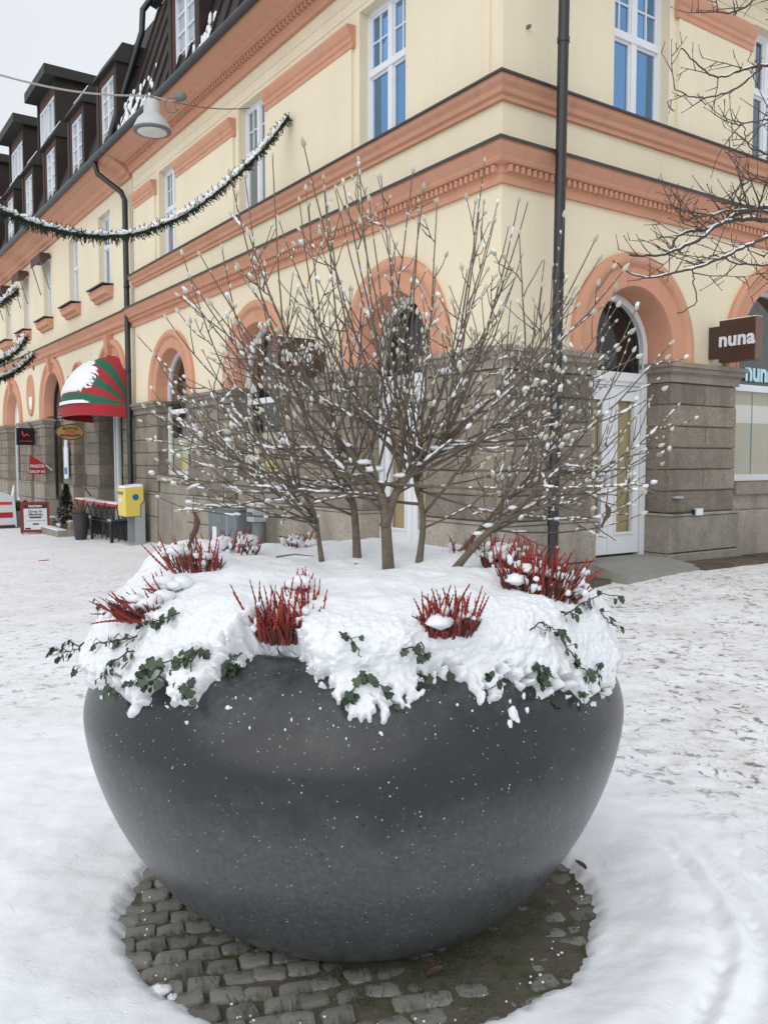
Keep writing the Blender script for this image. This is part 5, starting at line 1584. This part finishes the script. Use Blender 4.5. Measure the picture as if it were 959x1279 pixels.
def nuna_sign(F, s, o0, o1, z0, z1, label, text_dir):
    p = W(F(s, 0, 0))
    e = empty('shop_sign', (p.x, p.y, z0), YAW, label, 'sign', 'brown projecting shop signs')
    base = F(s, 0, z0)
    def L(v): return Vector(v)-base
    t = .075; b = MB()
    fb = lambda mb, sa, sb, oa, ob, za, zb: mb.hexa([L(F(sa,oa,za)),L(F(sb,oa,za)),L(F(sb,ob,za)),L(F(sa,ob,za)),L(F(sa,oa,zb)),L(F(sb,oa,zb)),L(F(sb,ob,zb)),L(F(sa,ob,zb))])
    fb(b, s-t, s+t, o0+.14, o1, z0, z1); bx = b.build('sign_box', M['sign_brown'], e); 
    b = MB(); fb(b, s-t+.02, s+t-.02, o0-.02, o0+.14, z0+.06, z1-.06); b.build('wall_bracket', M['sign_brown'], e)
    b = MB(); fb(b, s-t-.003, s+t+.003, o1, o1+.012, z0-.003, z1+.003); b.build('end_plate', M['sign_edge'], e)
    b = MB(); fb(b, s-t, s+t, o0+.14, o1, z1+.001, z1+.012); b.build('snow_cap', M['snow'], e)
    me = text_mesh('nuna', .25, .006, .0075, 1.04)
    oc = (o0+.14+o1)/2
    if F is FR:   # reads from the left: face looks to -s, so letters run outward
        link('lettering', me, M['letter_white'], e, False, L(F(s-t-.004, oc, (z0+z1)/2+.015)), (R_(90), 0, R_(-90)))
    else:         # face looks to -s, letters run towards the wall
        link('lettering', me, M['letter_white'], e, False, L(F(s-t-.004, oc, (z0+z1)/2+.015)), (R_(90), 0, 0))
    return e
nuna_sign(FR, 3.62, .03, .66, 2.73, 3.25, 'brown nuna sign projecting from the right facade beside the door', 1)
nuna_sign(FL, 3.65, .03, .74, 2.64, 3.16, 'brown nuna sign projecting from the left facade behind the shrub', -1)

def oval_sign():
    p = W(FL(15.5,0,0)); e = empty('oval_sign', (p.x,p.y,2.2), YAW, 'ochre oval wooden shop sign hanging from a scrolled iron bracket', 'sign')
    def P(o, z): return (-o, 0, z)
    b = MB(); b.prism([(-.40+.35*math.cos(2*math.pi*i/32), -.025, .20*math.sin(2*math.pi*i/32)) for i in range(32)], (0,.05,0)); b.build('board', M['ink'], e)
    b = MB(); b.prism([(-.40+.325*math.cos(2*math.pi*i/32), -.032, .178*math.sin(2*math.pi*i/32)) for i in range(32)], (0,.064,0)); b.build('face', M['wood_sign'], e)
    for t, s, z, mm in (('BOFTAS',.105,.085,'ink'),('WWW',.085,.0,'red_letter'),('MODEHUSET',.085,-.085,'ink')):
        link('lettering', text_mesh(t, s, .002, .002), M[mm], e, False, (-.40, -.036, z), (R_(90),0,0))
    k = MB(); k.tube([(0,0,.34),(-.40,0,.33),(-.95,0,.36)], .012, 6)
    k.tube([(0,0,.62),(-.25,0,.55),(-.55,0,.42),(-.95,0,.36)], .010, 6)
    k.tube([(-.10+.09*math.cos(a)*(1-a/12), 0, .48+.09*math.sin(a)*(1-a/12)) for a in [i*.5 for i in range(18)]], .009, 6)
    k.tube([(0,0,.30),(0,0,.66)], .015, 6)
    for x in (-.22,-.58): k.tube([(x,0,.18),(x,0,.33)], .006, 5)
    k.build('bracket', M['black_metal'], e)
oval_sign()
def black_sign():
    p = W(FL(20.8,0,0)); e = empty('projecting_sign', (p.x,p.y,1.95), YAW, 'square black projecting sign with a red animal emblem', 'sign')
    b = MB(); b.box(-.61,-.09,-.06,.06,0,.52); b.build('panel', M['black'], e)
    b = MB(); b.tube([(0,0,.40),(-.1,0,.40)], .02, 6); b.build('bracket', M['black_metal'], e)
    m = MB(); m.tube([(-.45,-.066,.42),(-.44,-.066,.34),(-.41,-.066,.27),(-.36,-.066,.30),(-.31,-.066,.33),(-.27,-.066,.28),(-.25,-.066,.25)], [.018,.020,.028,.026,.028,.016,.006], 8); m.build('emblem', M['red_letter'], e, True)
    link('lettering', text_mesh('SADELMAKERI', .055, .002, .001), M['red_letter'], e, False, (-.35,-.064,.12), (R_(90),0,0))
black_sign()
def flag_sign():
    p = W(FL(19.6,0,0)); e = empty('flag_sign', (p.x,p.y,1.08), YAW, 'red swallow-cut flag reading FRISÖR DROP IN on a short pole', 'sign')
    b = MB(); b.prism([(-.53,0,0),(-.07,0,0),(-.07,0,.29),(-.50,0,.57)], (0,.012,0)); b.build('flag', M['red'], e)
    link('lettering', text_mesh('FRISÖR', .125, .002, .003), M['letter_white'], e, False, (-.295,-.004,.235), (R_(90),0,0))
    link('lettering', text_mesh('DROP IN', .105, .002, .003), M['letter_white'], e, False, (-.30,-.004,.075), (R_(90),0,0))
    k = MB(); k.tube([(.12,0,.12),(-.07,0,.28)], .018, 6); k.build('pole', M['letter_white'], e)
flag_sign()
def paper_board():
    p = W(FL(17.05,.10,0)); e = empty('notice_board', (p.x,p.y,1.0), YAW, 'narrow white notice board on the pier below the oval sign', 'notice')
    b = MB(); b.box(-.03,0,-.18,.18,0,.85); b.build('board', M['sticker'], e)
    b = MB(); b.prism([(-.03,-.10,.85),(-.03,.10,.85),(-.03,.09,1.0),(-.03,0,1.08),(-.03,-.09,1.0)], (.03,0,0)); b.build('top', M['sticker'], e)
    b = MB(); b.box(-.036,-.031,-.12,.12,.12,.30); b.build('print', M['blue'], e)
paper_board()
def awning():
    p = W(FL(13.25,0,0)); e = empty('shop_awning', (p.x,p.y,2.45), YAW, 'round red and green striped basket awning half covered in snow', 'awning')
    # basket awning: ribs fan from the hinge line at the wall
    hw, dep, top = 1.5, 1.05, 1.22
    n = 6
    def rib(k, u):   # k: 0 = front bottom rib, n = rib flat on the wall; u: 0..1 across the width
        a = R_(4+82*k/n)
        s = -hw+2*hw*u
        e_ = (1-abs(2*u-1)**2.6)**(1/2.6)
        r = dep*(1-k/n)+top*(k/n)
        return Vector((-e_*r*math.cos(a), s*(1-.12*k/n), .22+e_*r*math.sin(a)))
    N = 24
    cols = ['canvas_green','canvas_red','canvas_green','canvas_red','canvas_green','canvas_red']
    for k in range(n):
        rows = []
        for q in range(5):
            t = k+q/4; rows.append([rib(t, i/N)*1.0 for i in range(N+1)])
        MB().grid(rows).build('canopy_panel', M[cols[k]], e, True, False)
    va = MB(); va.grid([[rib(0,i/N) for i in range(N+1)], [rib(0,i/N)+Vector((0,0,-.26)) for i in range(N+1)]]); va.build('valance', M['canvas_red'], e, True, False)
    # snow lying on the outward half
    rows = []
    for q in range(61):
        k = .02+5.6*q/60; row = []
        for i in range(61):
            u = .13+.855*i/60
            p_ = rib(k, u); d = Vector((p_.x, p_.y*.35, p_.z-.2)).normalized()
            lim = .16+.04*(k-2.6)**2 if k > 1 else (1.2 if k > .32 else .06)
            nz_ = float(fbm(u*16, k*4, 3, 3))
            cover = (u-lim)*3.2 + .45*nz_ + (.25 if 1.0 < k < 3.8 else 0)
            if k > 4.3: cover -= (k-4.3)*1.6
            if .32 < k < 1.05: cover = -1+1.2*max(0, nz_-.62)
            hh = -.035+.07*float(sstep(0, .35, cover))+.006*nz_*(cover > 0)
            row.append(p_+d*hh)
        rows.append(row)
    MB().grid(rows).build('awning_snow', M['snow'], e, True, False)
    k = MB()
    for q in range(n+1): k.tube([rib(q,i/16)*.985 for i in range(17)], .012, 5)
    tag(k.build('ribs', M['grey_metal'], e), None, None, None, 'stuff')
awning()
def steps_and_pots():
    st = frame_thing('stone_steps', 15.5, .35, -.34, 0, 'low stone steps with snowy edges in front of the side door', 'steps')
    b = MB(); b.box(-.75,.5,-1.4,1.2,-.2,.17); b.build('step', M['plinth'], st)
    b = MB(); b.box(-.40,.5,-1.2,1.0,.17,.36); b.build('step', M['plinth'], st)
    b = MB(); b.box(-.75,-.55,-1.38,1.18,.17,.195); b.build('step_snow', M['snow'], st)
    b = MB(); b.box(-.40,-.25,-1.18,.98,.36,.38); b.build('step_snow', M['snow'], st)
    e = frame_thing('potted_conifer', 14.75, .72, -.16, 0, 'small dark conical conifer in a brown pot on the steps', 'conifer')
    b = MB(); b.lathe([(.13,-.18),(.17,.10),(.18,.12),(.15,.12),(.14,.06)], 16); b.build('pot', M['wood_brown'], e, 40)
    g = random.Random(3); c = MB()
    for k in range(2600):
        z = g.random()**1.3*.95; r = .30*(1-z/1.0)*math.sqrt(g.random()); a = g.uniform(0,6.28)
        p = Vector((r*math.cos(a), r*math.sin(a), .12+z)); d = Vector((math.cos(a), math.sin(a), g.uniform(-.2,.6)))*g.uniform(.04,.07); s = Vector((-math.sin(a), math.cos(a), g.uniform(-.4,.4)))*.022
        n0 = len(c.v); c.v += [tuple(p-s), tuple(p+s), tuple(p+d)]; c.face((n0,n0+1,n0+2))
    tag(c.build('crown', M['conifer'], e, False, False), None, None, None, 'stuff')
    t = MB(); t.tube([(0,0,.05),(0,0,.9)], .014, 6); t.build('trunk', M['wood_brown'], e)
    for x, y, z in ((-.16,.05,.14),(-.2,-.1,.10),(.0,-.2,.16)):
        q = MB(); q.blob((x,y,z), .06,.06,.05, 8,6,None,int(x*100)+9,.2); q.build('snow_lump', M['snow'], e, True)
    e = frame_thing('tall_pot', 12.9, .88, -.30, 0, 'tall dark tapered pot at the end of the red stools', 'pot')
    b = MB(); b.lathe([(.11,0),(.13,.04),(.165,.38),(.18,.58),(.19,.60),(.165,.60),(.15,.50)], 20); b.build('body', M['pot'], e, 40)
    g = random.Random(9); q = MB()
    for k in range(60):
        a = g.uniform(0,6.28); r = g.uniform(.02,.2); L = g.uniform(.1,.26)
        q.tube([(r*.6*math.cos(a),r*.6*math.sin(a),.55),(r*.9*math.cos(a),r*.9*math.sin(a),.6+L)], [.008,.003], 4)
    tag(q.build('dry_plants', M['wood_brown'], e), None, None, None, 'stuff')
steps_and_pots()
def stools():
    lab = ['red folding stool with snowy top, nearest the tall pot', 'red folding stool second from the tall pot', 'red folding stool third from the tall pot', 'red folding stool right beside the mailbox']
    for i, s in enumerate((14.35, 13.45, 12.6, 11.75)):
        e = frame_thing('folding_stool', s, .38, -.30, 0, lab[i], 'stool', 'red folding stools')
        b = MB(); b.box(-.16,.16,-.36,.36,.80,.85); b.build('seat', M['red'], e)
        b = MB(); b.box(-.15,.15,-.35,.35,.851,.851+(.03 if i in (0,3) else .010)); b.build('snow', M['snow'], e)
        for y in (-.25,.25):
            for x0, x1 in ((-.16,.16),(.16,-.16)):
                l = MB(); l.tube([(x0*.8,y,.80),(x1*.5,y*.7,.02)], .014, 6); l.build('leg', M['black_metal'], e)
    e = frame_thing('long_table', 12.9, .45, -.30, 0, 'low dark table with pale top running below the red stools', 'table')
    b = MB(); b.box(-.22,.30,-1.55,1.55,.50,.54); b.build('top', M['glass_pale'], e)
    b = MB(); b.box(-.21,.29,-1.54,1.54,.455,.50); b.build('apron', M['black_metal'], e)
    for x in (-.18,.26):
        for y in (-1.45,0,1.45):
            l = MB(); l.box(x-.03,x+.03,y-.03,y+.03,0,.455); l.build('leg', M['black_metal'], e)
    b = MB(); b.box(.20,.24,-1.4,1.4,.05,.44); b.build('back_panel', M['black'], e)
stools()
def aboards():
    p = W(FL(15.9,1.2,0)); e = empty('sandwich_board', (p.x,p.y,gz(p)+.02), YAW-R_(8), 'red framed sandwich board with white poster on the snow', 'signboard')
    tilt = .16
    def panel(sy, name):
        m = MB(); w, h = .33, .80
        def q(x, z, d): return (x, sy*(.24-tilt/.8*z*1.2)+d, z)
        m.hexa([q(-w,.05,-.015),q(w,.05,-.015),q(w,.05,.015),q(-w,.05,.015),q(-w,h,-.015),q(w,h,-.015),q(w,h,.015),q(-w,h,.015)])
        o = m.build(name, M['red_dark'], e)
        for x in (-w+.02, w-.02):
            l = MB(); l.tube([q(x,-.03,0), q(x,.06,0)], .015, 6); l.build('foot', M['red_dark'], e)
        return q
    q = panel(1, 'back_panel'); q = panel(-1, 'front_panel')
    def flat(x0, x1, z0, z1, mm, name, d=-.019):
        m = MB(); m.hexa([q(x0,z0,d-.004),q(x1,z0,d-.004),q(x1,z0,d),q(x0,z0,d),q(x0,z1,d-.004),q(x1,z1,d-.004),q(x1,z1,d),q(x0,z1,d)]); return m.build(name, M[mm], e)
    flat(-.27,.27,.12,.64,'cream_print','poster'); flat(-.27,.27,.65,.74,'ink_black','header')
    for x0,x1,z0,z1,mm in ((-.14,.14,.40,.44,'red_dark'),(-.07,.07,.24,.275,'ink_black'),(-.25,-.12,.13,.17,'ink_black'),(.12,.25,.13,.17,'ink_black'),(-.22,.22,.335,.342,'ink_black'),(-.20,.20,.455,.462,'ink_black')):
        flat(x0,x1,z0,z1,mm,'print',-.024)
    for t, s, z, mm in (('Drop In',.10,.57,'ink_black'),('välkommen',.07,.50,'ink_black'),('FRISÖREN',.07,.695,'letter_white')):
        v = Vector(q(0, z, -.027)); link('lettering', text_mesh(t, s, .001, .002), M[mm], e, False, v, (R_(90)-.24,0,0))
    p = W(FL(18.9,1.5,0)); e = empty('arched_signboard', (p.x,p.y,gz(p)+.02), YAW+R_(4), 'white round-topped pavement sign at the far left edge', 'signboard')
    for sy, nm in ((-1,'front_panel'),(1,'back_panel')):
        m = MB(); pts = [(-.42,.04),(.42,.04),(.42,.72)]+[(.42*math.cos(R_(a)),.72+.30*math.sin(R_(a))) for a in range(15,166,15)]+[(-.42,.72)]
        m.prism([(x, sy*(.22-.20*z), z) for x, z in pts], (0,.03,0)); m.build(nm, M['cream_print'], e)
    m = MB(); m.prism([(-.33,-.222+.2*.30,.30),(.33,-.222+.2*.30,.30),(.33,-.222+.2*.45,.45),(-.33,-.222+.2*.45,.45)], (0,-.006,0)); m.build('print', M['red'], e)
    m = MB(); m.prism([(-.33,-.222+.2*.66,.66),(.33,-.222+.2*.66,.66),(.33,-.222+.2*.74,.74),(-.33,-.222+.2*.74,.74)], (0,-.006,0)); m.build('print', M['red_letter'], e)
    m = MB(); m.box(-.36,.36,-.24,.27,0,.10); m.build('base', M['pot'], e)
    e = frame_thing('goods_crate', 19.2, .9, -.36, 0, 'weathered crate with greenery beside the arched sign', 'crate')
    b = MB(); b.box(-.3,.3,-.35,.35,0,.42); b.build('box', M['grey_dark'], e)
    g = random.Random(2); q2 = MB()
    for k in range(16): q2.blob((g.uniform(-.25,.25),g.uniform(-.3,.3),.45+g.uniform(0,.2)), .09,.09,.08, 6,4,None,k,.35)
    tag(q2.build('greenery', M['conifer'], e), None, None, None, 'stuff')
    q2 = MB(); q2.tube([(-.1,0,.5),(-.16,.02,.8),(-.12,.05,1.15)], [.05,.06,.02], 8); q2.build('white_ornament', M['snow'], e, True)
aboards()

# ------------------------------------------------------------------ lamp on its span wire, fir garlands over the street
def street_lamp():
    A = W(FL(5.85, .02, 7.05)); T = Vector((-3.30, 12.4, 6.62)); E_ = at(-60, 77, 9.6)
    T = at(199, 125, 12.2)
    E_ = at(-40, 82, 9.8)
    lp = at(190, 128, 12.15)
    e = empty('hanging_lamp', (lp.x, lp.y, lp.z), 0, 'grey bell-shaped street lamp hanging from a cable over the street', 'street lamp')
    b = MB(); b.lathe([(.02,.02),(.10,.02),(.115,-.02),(.115,-.15),(.13,-.17),(.20,-.24),(.245,-.33),(.255,-.38),(.24,-.385)], 28); b.build('shade', M['lamp_enamel'], e, 45)
    b = MB(); b.lathe([(.258,-.37),(.262,-.385),(.258,-.40),(.245,-.405)], 28); b.build('rim', M['grey_dark'], e, 45)
    b = MB(); b.lathe([(.242,-.392),(.15,-.425),(.02,-.435)], 28); b.build('lens', M['lamp_glass'], e, True)
    b = MB(); b.tube([(0,0,.02),(0,0,.09)], .02, 8); b.build('hanger', M['grey_dark'], e)
    c = MB()
    for k in range(2):
        q = Vector((.30+.14*k,-.1,-.08)); c.tube([q+Vector((.10*math.cos(a),0,.10*math.sin(a))) for a in [i*.45 for i in range(14)]], .008, 5)
    c.build('cable_loop', M['cable_dark'], e)
    c = MB(); c.blob((.42,-.1,.04), .09,.05,.07, 10, 8); c.build('junction_box', M['grey_dark'], e, True)
    w = MB(); lo = lambda p: p-lp
    P0, P1, P2 = lo(E_), Vector((-.02,0,.09)), lo(at(215,127,12.3))
    pts = [P0.lerp(P1, i/20)-Vector((0,0,.10*math.sin(math.pi*i/20))) for i in range(21)]
    w.tube(pts, .012, 6); w.tube([P1, P2], .012, 6); w.build('span_cable', M['cable'], e)
    w = MB(); P3 = lo(A); w.tube([P2.lerp(P3, i/8)-Vector((0,0,.05*math.sin(math.pi*i/8))) for i in range(9)], .008, 5); w.build('anchor_wire', M['cable_dark'], e)
street_lamp()
def garland(pts, thick, label, seed, wire=None):
    g = random.Random(seed)
    fine = []
    for i in range(len(pts)-1):
        a = pts[max(i-1,0)]; b = pts[i]; c = pts[i+1]; d = pts[min(i+2,len(pts)-1)]
        m = max(4, int((c-b).length/.07))
        for k in range(m):
            t = k/m; fine.append(.5*((2*b)+(c-a)*t+(2*a-5*b+4*c-d)*t*t+(-a+3*b-3*c+d)*t**3))
    fine.append(pts[-1])
    O = pts[0]
    e = empty('fir_garland', O, 0, label, 'garland', 'snowy fir garlands over the street')
    core = MB(); core.tube([p-O for p in fine], thick*.30, 6); core.build('rope', M['needles'], e)
    n = MB()
    for i in range(len(fine)-1):
        for k in range(34):
            p = fine[i].lerp(fine[i+1], g.random())
            t = (fine[i+1]-fine[i]).normalized()
            r = t.orthogonal().normalized(); r = Quaternion(t, g.uniform(0,6.28)) @ r
            if r.z > .5 and g.random() < .5: continue
            L = thick*g.uniform(.6,1.25)*(1.25 if r.z < -.3 and g.random() < .25 else 1)
            d = (r+t*g.uniform(-.6,.6)).normalized(); s = d.cross(Vector((g.uniform(-1,1),g.uniform(-1,1),g.uniform(-1,1)))).normalized()*thick*.09
            a = p-O+r*thick*.2; b = p-O+d*L
            q = len(n.v); n.v += [tuple(a-s), tuple(a+s), tuple(b+s*.5), tuple(b-s*.5)]; n.face((q,q+1,q+2,q+3))
    tag(n.build('needles', M['needles'], e, False, False), None, None, None, 'stuff')
    sn = MB(); rows = []; sub = []
    for i in range(len(fine)-1):
        for k in range(2): sub.append(fine[i].lerp(fine[i+1], k/2))
    for i, p in enumerate(sub):
        h = thick*(.45+.28*g.uniform(-1,1)); w = thick*(.46+.18*g.uniform(-1,1))
        t = (sub[min(i+1,len(sub)-1)]-sub[max(i-1,0)]).normalized(); sd = t.cross(Vector((0,0,1))).normalized(); up = sd.cross(t)
        if i in (0, len(sub)-1): h *= .2; w *= .2
        rows.append([p-O+up*(thick*.22)+sd*w*math.cos(R_(a))*g.uniform(.85,1.15)+up*h*max(-.25,math.sin(R_(a)))*g.uniform(.85,1.1) for a in range(0,360,40)])
    sn.grid(rows, True); tag(sn.build('garland_snow', M['snow'], e, True), None, None, None, 'stuff')
    if wire is not None:
        w = MB(); w.tube([wire-O, fine[0]-O], .006, 5); w.build('tie_wire', M['cable_dark'], e)
anchor = W(FL(4.6, .03, 6.52))
garland([at(360,146,12.6), at(345,165,12.5), at(318,197,12.2), at(280,232,11.9), at(230,268,11.4), at(180,289,11.0), at(140,295,10.7), at(100,293,10.4), at(50,282,10.0), at(0,263,9.6), at(-60,240,9.2)], .092, 'long snowy fir garland sagging across the street under the lamp', 1, anchor)
garland([at(19,362,21.0), at(8,372,20.5), at(-10,385,20), at(-40,398,19)], .15, 'short fir garland end at the left edge beside the upper window', 2)
garland([at(31,420,22.5), at(20,437,22), at(8,446,21.5), at(-12,455,21), at(-40,462,20)], .15, 'fir garland end at the left edge crossing the belt cornice', 3)
garland([at(41,443,22.5), at(28,455,22), at(12,467,21.5), at(-5,473,21), at(-40,482,20)], .14, 'lowest fir garland end at the left edge beside the oval niche', 4)
